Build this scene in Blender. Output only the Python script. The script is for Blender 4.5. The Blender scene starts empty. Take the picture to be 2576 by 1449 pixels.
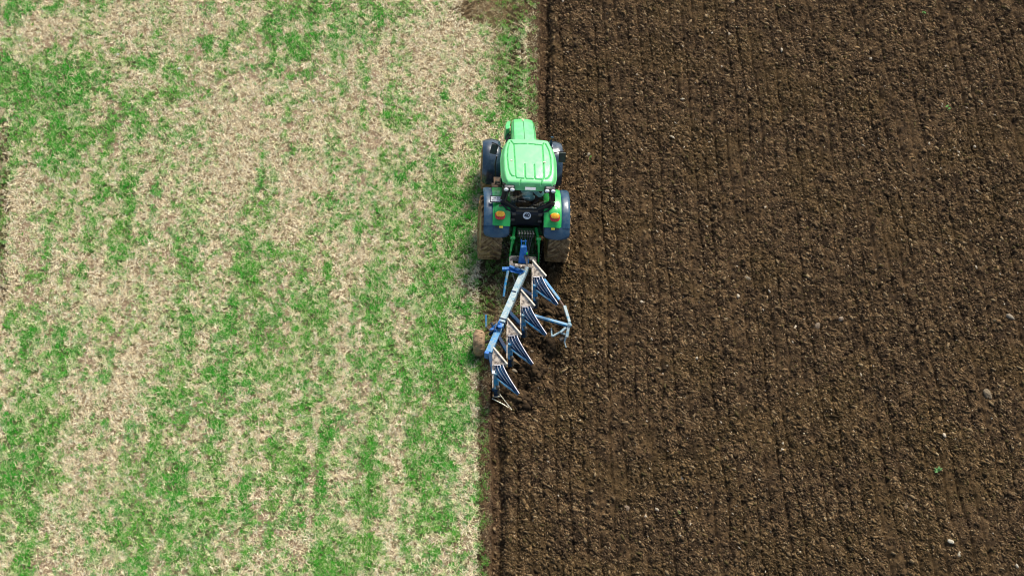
import bpy, math, random
import numpy as np
from mathutils import Vector, Matrix
random.seed(7)
RS = np.random.RandomState(11)
S = bpy.context.scene
COL = S.collection
R = math.radians

# ------------------------------------------------------------------ camera
W, H = 2576.0, 1449.0            # picture units used for measuring
F = 5800.0                       # focal length in those units
TH = R(39.0)                     # tilt from straight down
DIR = Vector((0, math.sin(TH), -math.cos(TH)))
UPV = Vector((0, math.cos(TH), math.sin(TH)))
CAM = -66.7 * (DIR + Vector((1, 0, 0)) * ((1310 - W/2)/F) + UPV * ((H/2 - 623)/F))

def at(px, py, z=0.0):
    """world point at height z for a point measured on the photograph"""
    r = DIR + Vector((1, 0, 0)) * ((px - W/2)/F) + UPV * ((H/2 - py)/F)
    return CAM + r * ((z - CAM.z)/r.z)

cd = bpy.data.cameras.new('camera')
cd.sensor_width = 36; cd.lens = 36*F/W
cd.clip_start = 1; cd.clip_end = 6000
cam = bpy.data.objects.new('camera', cd); COL.objects.link(cam)
cam.location = CAM; cam.rotation_euler = (TH, 0, 0)
S.camera = cam

# ------------------------------------------------------------------ light
SUN_EL, SUN_AZ = R(52), R(32)      # azimuth measured from +y towards +x
w = bpy.data.worlds.new('World'); S.world = w; w.use_nodes = True
nt = w.node_tree
bg = nt.nodes['Background']
sky = nt.nodes.new('ShaderNodeTexSky'); sky.sky_type = 'NISHITA'
sky.sun_disc = False; sky.sun_elevation = SUN_EL; sky.sun_rotation = SUN_AZ
sky.air_density = 1.0; sky.dust_density = 2.5; sky.ozone_density = 1.0
nt.links.new(sky.outputs[0], bg.inputs[0]); bg.inputs[1].default_value = 0.095
sd = bpy.data.lights.new('sun', 'SUN'); sd.energy = 2.7; sd.angle = R(20); sd.color = (1, .95, .87)
so = bpy.data.objects.new('sun', sd); COL.objects.link(so)
tosun = Vector((math.sin(SUN_AZ)*math.cos(SUN_EL), math.cos(SUN_AZ)*math.cos(SUN_EL), math.sin(SUN_EL)))
so.rotation_euler = (-tosun).to_track_quat('-Z', 'Y').to_euler()
so.location = (0, 0, 60)
S.view_settings.view_transform = 'Standard'; S.view_settings.look = 'None'
S.view_settings.gamma = 1; S.view_settings.exposure = 0.85

# ------------------------------------------------------------------ materials
def mat(name, col, rough=.5, metal=0., col2=None, scale=6., lo=.4, hi=.6, bump=0., bscale=40., coat=0., spec=.5, stretch=None, detail=6):
    m = bpy.data.materials.new(name); m.use_nodes = True
    n = m.node_tree; b = n.nodes['Principled BSDF']
    b.inputs['Base Color'].default_value = (*col, 1)
    b.inputs['Roughness'].default_value = rough
    b.inputs['Metallic'].default_value = metal
    b.inputs['Coat Weight'].default_value = coat
    b.inputs['Coat Roughness'].default_value = .12
    b.inputs['Specular IOR Level'].default_value = spec
    tc = n.nodes.new('ShaderNodeTexCoord'); mp = n.nodes.new('ShaderNodeMapping')
    n.links.new(tc.outputs['Object'], mp.inputs[0])
    if stretch: mp.inputs['Scale'].default_value = stretch
    if col2:
        t = n.nodes.new('ShaderNodeTexNoise'); t.inputs['Scale'].default_value = scale
        t.inputs['Detail'].default_value = detail; t.inputs['Roughness'].default_value = .65
        n.links.new(mp.outputs[0], t.inputs['Vector'])
        cr = n.nodes.new('ShaderNodeValToRGB')
        cr.color_ramp.elements[0].position = lo; cr.color_ramp.elements[0].color = (*col, 1)
        cr.color_ramp.elements[1].position = hi; cr.color_ramp.elements[1].color = (*col2, 1)
        n.links.new(t.outputs[0], cr.inputs[0]); n.links.new(cr.outputs[0], b.inputs['Base Color'])
        mr = n.nodes.new('ShaderNodeMapRange')
        mr.inputs[1].default_value = lo; mr.inputs[2].default_value = hi
        mr.inputs[3].default_value = rough; mr.inputs[4].default_value = min(1, rough+.25)
        n.links.new(t.outputs[0], mr.inputs[0]); n.links.new(mr.outputs[0], b.inputs['Roughness'])
    if bump:
        t2 = n.nodes.new('ShaderNodeTexNoise'); t2.inputs['Scale'].default_value = bscale; t2.inputs['Detail'].default_value = 6
        n.links.new(mp.outputs[0], t2.inputs['Vector'])
        bp = n.nodes.new('ShaderNodeBump'); bp.inputs['Strength'].default_value = bump; bp.inputs['Distance'].default_value = .02
        n.links.new(t2.outputs[0], bp.inputs['Height']); n.links.new(bp.outputs[0], b.inputs['Normal'])
    return m

def glass(name, tint, fac):
    m = bpy.data.materials.new(name); m.use_nodes = True; n = m.node_tree
    n.nodes.remove(n.nodes['Principled BSDF'])
    o = n.nodes['Material Output']
    t = n.nodes.new('ShaderNodeBsdfTransparent'); t.inputs[0].default_value = (*tint, 1)
    g = n.nodes.new('ShaderNodeBsdfGlossy'); g.inputs['Roughness'].default_value = .03
    mx = n.nodes.new('ShaderNodeMixShader')
    tx = n.nodes.new('ShaderNodeTexNoise'); tx.inputs['Scale'].default_value = 5
    mr = n.nodes.new('ShaderNodeMapRange'); mr.inputs[3].default_value = fac*.6; mr.inputs[4].default_value = fac*1.4
    n.links.new(tx.outputs[0], mr.inputs[0]); n.links.new(mr.outputs[0], mx.inputs[0])
    n.links.new(t.outputs[0], mx.inputs[1]); n.links.new(g.outputs[0], mx.inputs[2]); n.links.new(mx.outputs[0], o.inputs[0])
    return m

def attr_mat(name, rough, bump, bscale, mul_lo, mul_hi, nscale, spec=.3, coarse=None, bdist=.03, translucent=0.):
    """base colour from the mesh's own colour attribute, broken up by noise"""
    m = bpy.data.materials.new(name); m.use_nodes = True; n = m.node_tree; b = n.nodes['Principled BSDF']
    a = n.nodes.new('ShaderNodeAttribute'); a.attribute_name = 'Col'
    tc = n.nodes.new('ShaderNodeTexCoord')
    t = n.nodes.new('ShaderNodeTexNoise'); t.inputs['Scale'].default_value = nscale; t.inputs['Detail'].default_value = 8
    t.inputs['Roughness'].default_value = .7
    n.links.new(tc.outputs['Object'], t.inputs['Vector'])
    cr = n.nodes.new('ShaderNodeValToRGB')
    cr.color_ramp.elements[0].position = .3; cr.color_ramp.elements[0].color = (*mul_lo, 1)
    cr.color_ramp.elements[1].position = .7; cr.color_ramp.elements[1].color = (*mul_hi, 1)
    n.links.new(t.outputs[0], cr.inputs[0])
    mx = n.nodes.new('ShaderNodeMix'); mx.data_type = 'RGBA'; mx.blend_type = 'MULTIPLY'; mx.inputs[0].default_value = 1
    n.links.new(a.outputs['Color'], mx.inputs[6]); n.links.new(cr.outputs[0], mx.inputs[7])
    n.links.new(mx.outputs[2], b.inputs['Base Color'])
    b.inputs['Roughness'].default_value = rough; b.inputs['Specular IOR Level'].default_value = spec
    if bump:
        t2 = n.nodes.new('ShaderNodeTexNoise'); t2.inputs['Scale'].default_value = bscale; t2.inputs['Detail'].default_value = 8
        t2.inputs['Roughness'].default_value = .65
        n.links.new(tc.outputs['Object'], t2.inputs['Vector'])
        bp = n.nodes.new('ShaderNodeBump'); bp.inputs['Strength'].default_value = bump; bp.inputs['Distance'].default_value = bdist
        n.links.new(t2.outputs[0], bp.inputs['Height']); n.links.new(bp.outputs[0], b.inputs['Normal'])
    return m

M = {}
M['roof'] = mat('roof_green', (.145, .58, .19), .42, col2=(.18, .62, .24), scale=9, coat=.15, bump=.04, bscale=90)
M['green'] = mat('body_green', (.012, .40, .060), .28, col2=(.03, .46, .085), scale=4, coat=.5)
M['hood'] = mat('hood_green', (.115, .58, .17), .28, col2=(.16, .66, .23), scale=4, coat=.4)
M['seam'] = mat('seam_green', (.004, .10, .02), .5)
M['groove'] = mat('roof_groove_green', (.012, .30, .055), .5, col2=(.02, .34, .07), scale=15)  # darker green for the faces of the carved roof grooves
M['dkgreen'] = mat('greasy_green', (.008, .13, .018), .45, col2=(.03, .03, .015), scale=14, bump=.3)
M['black'] = mat('black_plastic', (.010, .011, .015), .38, col2=(.02, .021, .025), scale=8)
M['fender'] = mat('dark_fender_plastic', (.014, .056, .105), .30, col2=(.055, .10, .135), scale=7, lo=.42, hi=.75, coat=.25)
M['gloss'] = mat('glossy_dark_plastic', (.010, .028, .045), .16, col2=(.03, .055, .08), scale=4, lo=.4, hi=.75, coat=.7)
M['rubber'] = mat('rubber', (.02, .018, .016), .8, col2=(.13, .085, .05), scale=5, lo=.35, hi=.6, bump=.5, bscale=30)
M['mud'] = mat('muddy_rubber', (.12, .066, .030), .9, col2=(.40, .26, .125), scale=9, lo=.36, hi=.62, bump=1.0, bscale=45, spec=.2)
M['drymud'] = mat('dried_mud', (.20, .13, .07), .9, col2=(.42, .29, .165), scale=11, lo=.3, hi=.65, bump=1.0, bscale=35, spec=.2)
M['rim'] = mat('muddy_rim', (.42, .33, .10), .6, col2=(.28, .22, .14), scale=6)
M['iron'] = mat('grey_iron', (.10, .10, .09), .5, .6, col2=(.16, .12, .08), scale=18, bump=.3)
M['fitting'] = mat('worn_fitting', (.55, .52, .42), .4, .5, col2=(.2, .17, .1), scale=30)
M['lamp'] = mat('lamp_lens', (.86, .87, .86), .15, col2=(.72, .74, .74), scale=20, coat=.6)
M['white'] = mat('white_plate', (.80, .80, .76), .5, col2=(.7, .7, .66), scale=20)
M['ink'] = mat('printed_black', (.02, .02, .025), .6)
M['amber'] = mat('amber_lens', (.98, .40, .005), .18, col2=(1.0, .50, .02), scale=25, coat=.6)
M['red'] = mat('red_lens', (.60, .010, .006), .2, col2=(.7, .014, .008), scale=20, coat=.6)
M['yellow'] = mat('yellow_reflector', (.75, .62, .03), .3, col2=(.65, .52, .03), scale=20)
M['glass'] = glass('cab_glass', (.84, .90, .87), .05)
M['mirror'] = mat('mirror_back', (.006, .010, .010), .3, col2=(.02, .045, .02), scale=9, coat=.4)
M['seatm'] = mat('seat_fabric', (.02, .022, .024), .9, col2=(.035, .037, .035), scale=20)
M['beam'] = mat('chipped_blue_paint', (.012, .22, .46), .42, col2=(.24, .33, .34), scale=11, lo=.45, hi=.60, bump=.15, detail=9)
M['beamdust'] = mat('dusty_blue_paint', (.07, .24, .34), .55, col2=(.44, .50, .47), scale=9, lo=.36, hi=.56, bump=.15, detail=9)
M['blue'] = mat('bright_blue_paint', (.008, .14, .46), .32, col2=(.10, .30, .48), scale=9, lo=.50, hi=.68, detail=9)
M['navy'] = mat('navy_mouldboard', (.006, .015, .045), .5, 0., spec=.25, col2=(.008, .06, .13), scale=6, lo=.4, hi=.65)
M['steel'] = mat('polished_slat_edge', (.88, .84, .84), .4, .0, col2=(.62, .58, .58), scale=15)
M['cream'] = mat('mud_dusted_share', (.52, .44, .34), .6, .0, col2=(.10, .08, .065), scale=9, lo=.44, hi=.60, bump=.3, detail=8)
M['edge'] = mat('worn_share_edge', (.66, .58, .46), .5, col2=(.50, .43, .33), scale=12)
M['rust'] = mat('rusty_iron', (.16, .08, .05), .7, .2, col2=(.30, .22, .17), scale=25, bump=.3)
M['skin'] = mat('skin', (.48, .28, .19), .55)
M['shirt'] = mat('pale_teal_shirt', (.50, .76, .80), .8, col2=(.28, .55, .62), scale=9, lo=.42, hi=.62, bump=.6, bscale=14)
M['trousers'] = mat('dark_trousers', (.02, .03, .05), .85, col2=(.03, .045, .07), scale=9)
M['hair'] = mat('brown_hair', (.05, .03, .02), .8, col2=(.08, .05, .03), scale=30)

# ------------------------------------------------------------------ mesh helper
class MB:
    def __init__(s): s.v = []; s.f = []
    def add(s, vs, fs):
        o = len(s.v); s.v += [tuple(p) for p in vs]; s.f += [tuple(i+o for i in f) for f in fs]; return s
    def box(s, c, d, rot=None, taper=1.0):
        vs = []
        for z in (-1, 1):
            k = taper if z > 0 else 1
            for x, y in ((-1, -1), (1, -1), (1, 1), (-1, 1)):
                p = Vector((x*d[0]/2*k, y*d[1]/2*k, z*d[2]/2))
                if rot: p = rot @ p
                vs.append(p + Vector(c))
        return s.add(vs, [(3, 2, 1, 0), (4, 5, 6, 7), (0, 1, 5, 4), (1, 2, 6, 5), (2, 3, 7, 6), (3, 0, 4, 7)])
    def bar(s, a, b, wd, ht=None, wd2=None, ht2=None, up=(0, 0, 1)):
        """box section bar from a to b"""
        a = Vector(a); b = Vector(b); ht = ht or wd; wd2 = wd2 or wd; ht2 = ht2 or ht
        d = (b-a).normalized(); u = Vector(up)
        if abs(d.dot(u)) > .97: u = Vector((0, 1, 0))
        r = d.cross(u).normalized(); u = r.cross(d).normalized()
        vs = []
        for p, w_, h_ in ((a, wd, ht), (b, wd2, ht2)):
            for x, y in ((-1, -1), (1, -1), (1, 1), (-1, 1)): vs.append(p + r*x*w_/2 + u*y*h_/2)
        return s.add(vs, [(3, 2, 1, 0), (4, 5, 6, 7), (0, 1, 5, 4), (1, 2, 6, 5), (2, 3, 7, 6), (3, 0, 4, 7)])
    def tube(s, pts, r, n=8, r2=None):
        pts = [Vector(p) for p in pts]; rings = []; k = len(pts)
        for i, p in enumerate(pts):
            d = (pts[min(i+1, k-1)] - pts[max(i-1, 0)]).normalized()
            u = Vector((0, 0, 1)) if abs(d.z) < .9 else Vector((0, 1, 0))
            a = d.cross(u).normalized(); b = a.cross(d)
            rr = r if r2 is None else r + (r2-r)*i/(k-1)
            rings.append([p + a*math.cos(2*math.pi*j/n)*rr + b*math.sin(2*math.pi*j/n)*rr for j in range(n)])
        return s.loft(rings)
    def loft(s, rings, cap=True, closed=True):
        n = len(rings[0]); vs = [p for q in rings for p in q]; fs = []
        for i in range(len(rings)-1):
            for j in range(n if closed else n-1):
                k = (j+1) % n
                fs.append((i*n+j, i*n+k, (i+1)*n+k, (i+1)*n+j))
        if cap and closed:
            fs.append(tuple(range(n))[::-1]); fs.append(tuple((len(rings)-1)*n+j for j in range(n)))
        return s.add(vs, fs)
    def prism(s, poly, off):
        """flat outline extruded by a vector"""
        o = Vector(off); a = [Vector(p) for p in poly]; return s.loft([a, [p+o for p in a]])
    def ball(s, c, r, n=10, m=6):
        c = Vector(c); r = Vector(r) if hasattr(r, '__len__') else Vector((r, r, r)); rings = []
        for i in range(m+1):
            a = math.pi*(.03+.94*i/m)
            rings.append([c + Vector((r.x*math.sin(a)*math.cos(2*math.pi*j/n), r.y*math.sin(a)*math.sin(2*math.pi*j/n), r.z*math.cos(a))) for j in range(n)])
        return s.loft(rings)
    def sheet(s, grid, th):
        """grid of points made into a plate of thickness th (offset along local normal)"""
        n = len(grid); m = len(grid[0]); G = [[Vector(p) for p in q] for q in grid]; N = []
        for i in range(n):
            row = []
            for j in range(m):
                a = G[min(i+1, n-1)][j] - G[max(i-1, 0)][j]; b = G[i][min(j+1, m-1)] - G[i][max(j-1, 0)]
                c = a.cross(b); row.append(c.normalized() if c.length > 1e-9 else Vector((0, 0, 1)))
            N.append(row)
        top = [G[i][j] for i in range(n) for j in range(m)]
        bot = [G[i][j] - N[i][j]*th for i in range(n) for j in range(m)]
        T = n*m; fs = []
        for i in range(n-1):
            for j in range(m-1):
                a, b, c, d = i*m+j, i*m+j+1, (i+1)*m+j+1, (i+1)*m+j
                fs.append((a, d, c, b)); fs.append((a+T, b+T, c+T, d+T))
        bd = [(0, j) for j in range(m)] + [(i, m-1) for i in range(1, n)] + [(n-1, j) for j in range(m-2, -1, -1)] + [(i, 0) for i in range(n-2, 0, -1)]
        ids = [i*m+j for i, j in bd]
        for k in range(len(ids)):
            a, b = ids[k], ids[(k+1) % len(ids)]; fs.append((a, b, b+T, a+T))
        return s.add(top+bot, fs)
    def build(s, name, material, parent=None, smooth=False, bevel=0., label=None):
        me = bpy.data.meshes.new(name); me.from_pydata(s.v, [], s.f); me.update()
        import bmesh
        bm = bmesh.new(); bm.from_mesh(me)
        bmesh.ops.recalc_face_normals(bm, faces=bm.faces)
        bm.to_mesh(me); bm.free()
        me.materials.append(material)
        if smooth:
            me.shade_smooth(); me.set_sharp_from_angle(angle=R(38))
        o = bpy.data.objects.new(name, me); COL.objects.link(o)
        if parent: o.parent = parent
        if bevel:
            b = o.modifiers.new('bevel', 'BEVEL'); b.width = bevel; b.segments = 2; b.limit_method = 'ANGLE'; b.angle_limit = R(35)
        if label: o['label'] = label
        return o

def empty(name, label, cat, loc=(0, 0, 0), rot=(0, 0, 0), group=None):
    o = bpy.data.objects.new(name, None); COL.objects.link(o); o.location = loc; o.rotation_euler = rot
    o['label'] = label; o['category'] = cat
    if group: o['group'] = group
    return o
def tag(o, label=None, cat=None, group=None, kind=None):
    if label: o['label'] = label
    if cat: o['category'] = cat
    if group: o['group'] = group
    if kind: o['kind'] = kind
    return o

# ------------------------------------------------------------------ numpy noise
def vnoise(x, y, seed=0):
    xi = np.floor(x).astype(np.int64); yi = np.floor(y).astype(np.int64); xf = x-xi; yf = y-yi
    def h(a, b):
        n = (a*374761393 + b*668265263 + seed*1442695041) & 0x7fffffff
        n = ((n ^ (n >> 13))*1274126177) & 0x7fffffff
        n = ((n ^ (n >> 15))*1103515245) & 0x7fffffff
        return ((n ^ (n >> 16)) & 0xffff)/65535.0
    u = xf*xf*(3-2*xf); v = yf*yf*(3-2*yf)
    return (h(xi, yi)*(1-u)+h(xi+1, yi)*u)*(1-v) + (h(xi, yi+1)*(1-u)+h(xi+1, yi+1)*u)*v
def fbm(x, y, seed=0, o=4, g=.55):
    r = 0; a = 1; t = 0
    for i in range(o):
        c, s_ = math.cos(.6*i+.3), math.sin(.6*i+.3)
        r = r + a*vnoise((x*c-y*s_)*2**i, (x*s_+y*c)*2**i, seed+i*17); t += a; a *= g
    return r/t
def sm(a, b, x):
    t = np.clip((x-a)/(b-a), 0, 1); return t*t*(3-2*t)
def G1(x, c, w_): return np.exp(-((x-c)/w_)**2)

# ------------------------------------------------------------------ where stubble ends and ploughed soil begins
def X(px, py): return at(px, py).x
def Y(py): return at(1288, py).y
EY = np.array([-2000, Y(1449), Y(1300), Y(1087), Y(1010), Y(960), Y(890), Y(820), Y(750), Y(690), Y(640), Y(300), Y(0), 2000])
EX = np.array([X(1237, 1449), X(1237, 1449), X(1236.5, 1300), X(1233, 1087), X(1233, 1010), X(1238, 960), X(1262, 890), X(1296, 820), X(1330, 750),
               X(1352, 690), X(1356, 640), X(1357, 300), X(1355.5, 0), X(1355.5, 0)])
def edge(y):
    return np.interp(y, EY, EX) + .04*(fbm(y*1.1, y*0+3, 5)-.5)*2 + .05*(vnoise(y*4, y*0+1, 8)-.5) + .05*(vnoise(y*11, y*0+1, 9)-.5)
XL, XR = X(1234, 1200), X(1357, 150)

TRK_L = ((X(1205, 1200)+X(1236, 1200))/2, .19)
def tl_x(y): return np.interp(y, [at(2, 760).y, at(12, 300).y], [at(2, 760).x, at(12, 300).x])
def tracks(x, y):
    """0..1 wheel-track wear on the stubble"""
    e = edge(y)
    t1 = sm(e-.40, e-.31, x + .05*(vnoise(x*3, y*3, 4)-.5))
    t1 = t1*np.where(y < Y(640), 1, np.where(y > Y(300), .75, .6))
    t1 = np.where((y > Y(1000)) & (y < Y(640)), sm(XL-.42, XL-.30, x), t1)
    # scuffed headland patch ahead of the tractor
    px, py = X(1240, 40), Y(35)
    t2 = sm(.34, .54, np.exp(-(((x-px-.1)/1.3)**2 + ((y-py-.2)/.85)**2)) * (.55+.9*fbm(x*1.7, y*2.4, 31)))
    t3 = .55*G1(x, X(1258, 150), .33)*sm(Y(330), Y(200), y)
    t4 = .5*G1(x, tl_x(y)-.05, .14)*sm(Y(800), Y(700), y)*sm(Y(280), Y(350), y)
    t5 = .6*G1(x, X(1294, 120), .30)*sm(Y(310), Y(250), y)
    return np.clip(np.maximum.reduce([t1, t2, t3, t4, t5]), 0, 1)
def lugs(x, y):
    """tyre lug dents in the tracks: 0..1"""
    def bars(xc, half, slope, y0, y1, per=.19, both=False):
        d = x-xc
        ph = (y + (np.abs(d) if both else d)*slope)/per
        ph = ph + .25*(vnoise(x*1.5, y*1.5, 77)-.5)
        f = ph-np.floor(ph)
        k = np.exp(-((f-.5)/.22)**2)*(np.abs(d) < half)
        return k*sm(y0, y0+.4, y)*sm(y1, y1-.4, y)*(.55+.8*vnoise(x*3, y*3, 12))
    a = bars(X(1294, 120), .27, .65, Y(300), Y(10), .25)
    b = bars(tl_x(y), .20, .6, Y(790), Y(290), .23)
    c = bars(TRK_L[0]+.02, .24, .7, Y(880), Y(655), .22, True)
    d = .6*bars(TRK_L[0], .18, .5, Y(1449)-2, Y(960), .21)
    e_ = .7*bars(X(1165, 25), .28, -.7, Y(75), Y(-30), .22)
    return np.clip(np.maximum.reduce([a, b, c, d, e_]), 0, 1)

# green patches measured on the photograph (px, py, rx, ry, gain)
GP = [(120, 210, 80, 60, .55), (95, 260, 90, 50, .5), (120, 375, 110, 50, .4), (20, 200, 40, 60, .3), (250, 215, 55, 28, .5), (240, 290, 60, 55, .35), (350, 170, 70, 18, .5),
      (400, 165, 45, 22, .45), (400, 250, 80, 30, .35), (320, 300, 60, 40, .2), (530, 115, 32, 26, .55), (585, 98, 30, 14, .5), (655, 68, 45, 22, .55), (740, 115, 34, 45, .6),
      (790, 28, 70, 24, .55), (900, 60, 90, 50, .3), (730, 260, 14, 50, .5), (720, 370, 22, 40, .5), (975, 260, 12, 60, .4), (985, 300, 90, 20, .3), (1050, 40, 80, 30, .25),
      (40, 40, 60, 40, .3), (300, 470, 60, 50, .3), (290, 510, 40, 20, .3), (455, 415, 22, 12, .5), (450, 330, 40, 30, .3), (290, 600, 60, 40, .25), (1300, 170, 18, 90, .55),
      (1305, 265, 40, 25, .45), (1213, 230, 10, 150, .35), (1160, 470, 50, 120, .35), (1140, 600, 60, 140, .3), (1110, 450, 50, 60, .2), (700, 640, 60, 40, .35), (1225, 705, 14, 35, .5),
      (700, 700, 90, 60, .3), (820, 820, 120, 60, .3), (600, 830, 80, 50, .3), (940, 930, 40, 200, .3), (640, 920, 110, 60, .3), (1160, 980, 50, 120, .35), (1100, 880, 90, 100, .3),
      (120, 920, 60, 45, .4), (100, 830, 40, 40, .35), (40, 1060, 60, 60, .3), (450, 1000, 90, 60, .25), (450, 1190, 70, 60, .3), (300, 1310, 100, 80, .25), (30, 1200, 60, 80, .3),
      (70, 1300, 80, 100, .25), (930, 1150, 30, 120, .3), (920, 1350, 40, 120, .35), (740, 1200, 100, 90, .2), (400, 1330, 90, 60, .3), (850, 1420, 100, 50, .25), (150, 1060, 80, 40, .2)]
TP = [(560, 280, 120, 80, .55), (600, 380, 90, 70, .5), (500, 460, 90, 60, .3), (80, 470, 70, 40, .5), (70, 560, 50, 140, .45), (100, 70, 160, 40, .4), (130, 100, 120, 40, .2), (300, 380, 120, 30, .2),
      (1080, 170, 80, 110, .35), (200, 740, 160, 90, .2), (700, 330, 60, 80, .35), (860, 280, 70, 110, .3), (820, 470, 60, 80, .2), (450, 70, 120, 40, .25), (230, 970, 130, 80, .3),
      (210, 1200, 80, 120, .25), (1000, 1180, 40, 120, .15), (1190, 1200, 22, 240, .4), (620, 1110, 80, 100, .15), (1060, 1380, 80, 70, .3), (1170, 40, 60, 40, .3), (260, 660, 100, 80, .15)]
GW = [(at(a, b).x, at(a, b).y, c/83, d/64, g*(1.35 if b < 400 and a < 1000 else .9)) for a, b, c, d, g in GP] + [(at(a, b).x, at(a, b).y, c/83, d/64, -g) for a, b, c, d, g in TP]
def greenness(x, y):
    xx = x + .25*(fbm(x*1.3, y*1.3, 40)-.5)*2; yy = y + .25*(fbm(x*1.3, y*1.3, 41)-.5)*2
    g = .49 + .25*(fbm(x*.5, y*.35, 20, 3)-.5) +   .60*(vnoise(x*3.8, y*2.6, 21)-.5) + .95*(vnoise(x*8.5+y, y*7.0-x, 23)-.5) + .35*(vnoise(x*14, y*12, 24)-.5) + 1.0*(fbm(x*3.2, y*.10, 22, 2)-.5)
    s_ = 0
    for cx, cy, rx, ry, a in GW:
        s_ = s_ + .82*a*np.exp(-((xx-cx)/rx)**2-((yy-cy)/ry)**2)
    return g + np.clip(s_, -.45, .55) + .10*sm(2, -8, y)*sm(-14, -6, x)
def bare(x, y):
    """patches where the pinkish soil shows through"""
    return sm(.56, .70, fbm(x*1.6, y*1.1, 50, 4))

# ------------------------------------------------------------------ soil relief
def rowx(x, y): return x + .0045*np.clip(x, 0, 20)*y + .20*(fbm(x*.25, y*.16, 60)-.5)*2 + .09*(vnoise(x*1.5, y*1.6, 61)-.5)
def slices(x, y):
    xr = (rowx(x, y)-XR)/.357; k = np.floor(xr); f = xr-k
    amp = np.clip(1.9*(fbm(k*7.31+.5, y*.45, 66, 3)-.28), 0, 1.1)*(.45+.75*vnoise(k*3.7+.5, y*0+.5, 67)) + .45*(k.astype(int) % 4 == 1)
    return f, k, amp
PASS = [XR+.05, XR+1.95, XR+4.3, XR+7.6, XR+9.2, XR+11.1, XR+13.3]
def clody(x, y):
    f, k, amp = slices(x, y)
    ridge = .5+.5*np.cos((f-.62)*2*math.pi)
    own = vnoise(k*5.1+.5, y*.25, 68)
    kk = .30*ridge + .50*own + .8*fbm(x*1.7+y*.30, y*.5, 63, 3) + .5*fbm(x*3.6, y*2.6, 64, 3)
    return np.clip(1.9*(kk-.66), 0, 1.2)
def soil_h(x, y):
    e = edge(y); d = x-e; xr = rowx(x, y)
    # diagonal throw of the mouldboards
    u = x*.80+y*.60; v = -x*.60+y*.80
    f_, k_, am = slices(x, y)
    base = -.02 + .020*(np.sin(math.pi*f_)-.6)*(.4+am) - .115*(.12+.95*am)*np.exp(-(np.minimum(f_, 1-f_)/(.06+.05*vnoise(x*2, y*2, 69)))**2) + .015*np.cos((xr-XR)*2*math.pi/1.43+1.4)
    n = .15*(fbm(u*3.4, v*1.5, 70, 3)-.5) + .11*(fbm(u*11, v*6, 71, 3, .65)-.5) + .07*(fbm(u*27, v*17, 72, 2, .7)-.5)
    fur = sm(.36, .20, d)                           # open furrow beside the edge
    flat = .35 + .65*(1-fur)
    h = (base+n*flat)*(1-fur) + fur*(-.22 + n*.75)
    # mound thrown up right behind the open furrow, dark hollow at its foot
    h = h + .07*G1(d, .47, .13) - .06*G1(d, .26, .05)
    # loose churned soil among the plough bodies, with hollows behind each share
    z = sm(Y(1060), Y(960), y)*sm(Y(640), Y(740), y)*sm(2.9, 2.0, d+0*x)
    h = h + z*(.09*(fbm(x*2.4, y*2.4, 74, 3)-.5)*2)
    for hx, hy in ((1325, 972), (1360, 870), (1297, 905), (1380, 900)):
        p = at(hx, hy); h = h - .20*np.exp(-((x-p.x)/.20)**2-((y-p.y)/.24)**2)
    # right wheels run down in the furrow
    wt = sm(Y(1010), Y(900), y)*sm(Y(300), Y(380), y)*0
    rx = X(1395, 560)
    tr = G1(x, rx, .36)**2*sm(Y(760), Y(690), y)*sm(Y(330), Y(400), y)
    return h*(1-tr)+tr*(-.17+.25*n)

# ------------------------------------------------------------------ ground sheets
def graded(a, b, st, far):
    t = []; d = st
    while (t[-1] if t else 0) < far: t.append((t[-1] if t else 0)+d); d *= 1.35
    t = np.array(t); return a-t[::-1], b+t
def raw_mesh(name, verts, faces, cols, material, parent=None, smooth=False):
    me = bpy.data.meshes.new(name); nv = len(verts); nf, k = faces.shape
    me.vertices.add(nv); me.vertices.foreach_set('co', verts.astype(np.float32).ravel())
    me.loops.add(nf*k); me.loops.foreach_set('vertex_index', faces.astype(np.int32).ravel())
    me.polygons.add(nf); me.polygons.foreach_set('loop_start', np.arange(0, nf*k, k, dtype=np.int32))
    me.polygons.foreach_set('loop_total', np.full(nf, k, dtype=np.int32))
    me.update(calc_edges=True)
    if cols is not None:
        a = me.color_attributes.new('Col', 'FLOAT_COLOR', 'POINT')
        a.data.foreach_set('color', np.concatenate([cols, np.ones((nv, 1))], 1).astype(np.float32).ravel())
    me.materials.append(material)
    if smooth: me.polygons.foreach_set('use_smooth', np.ones(nf, dtype=bool))
    o = bpy.data.objects.new(name, me); COL.objects.link(o)
    if parent: o.parent = parent
    return o

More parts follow.
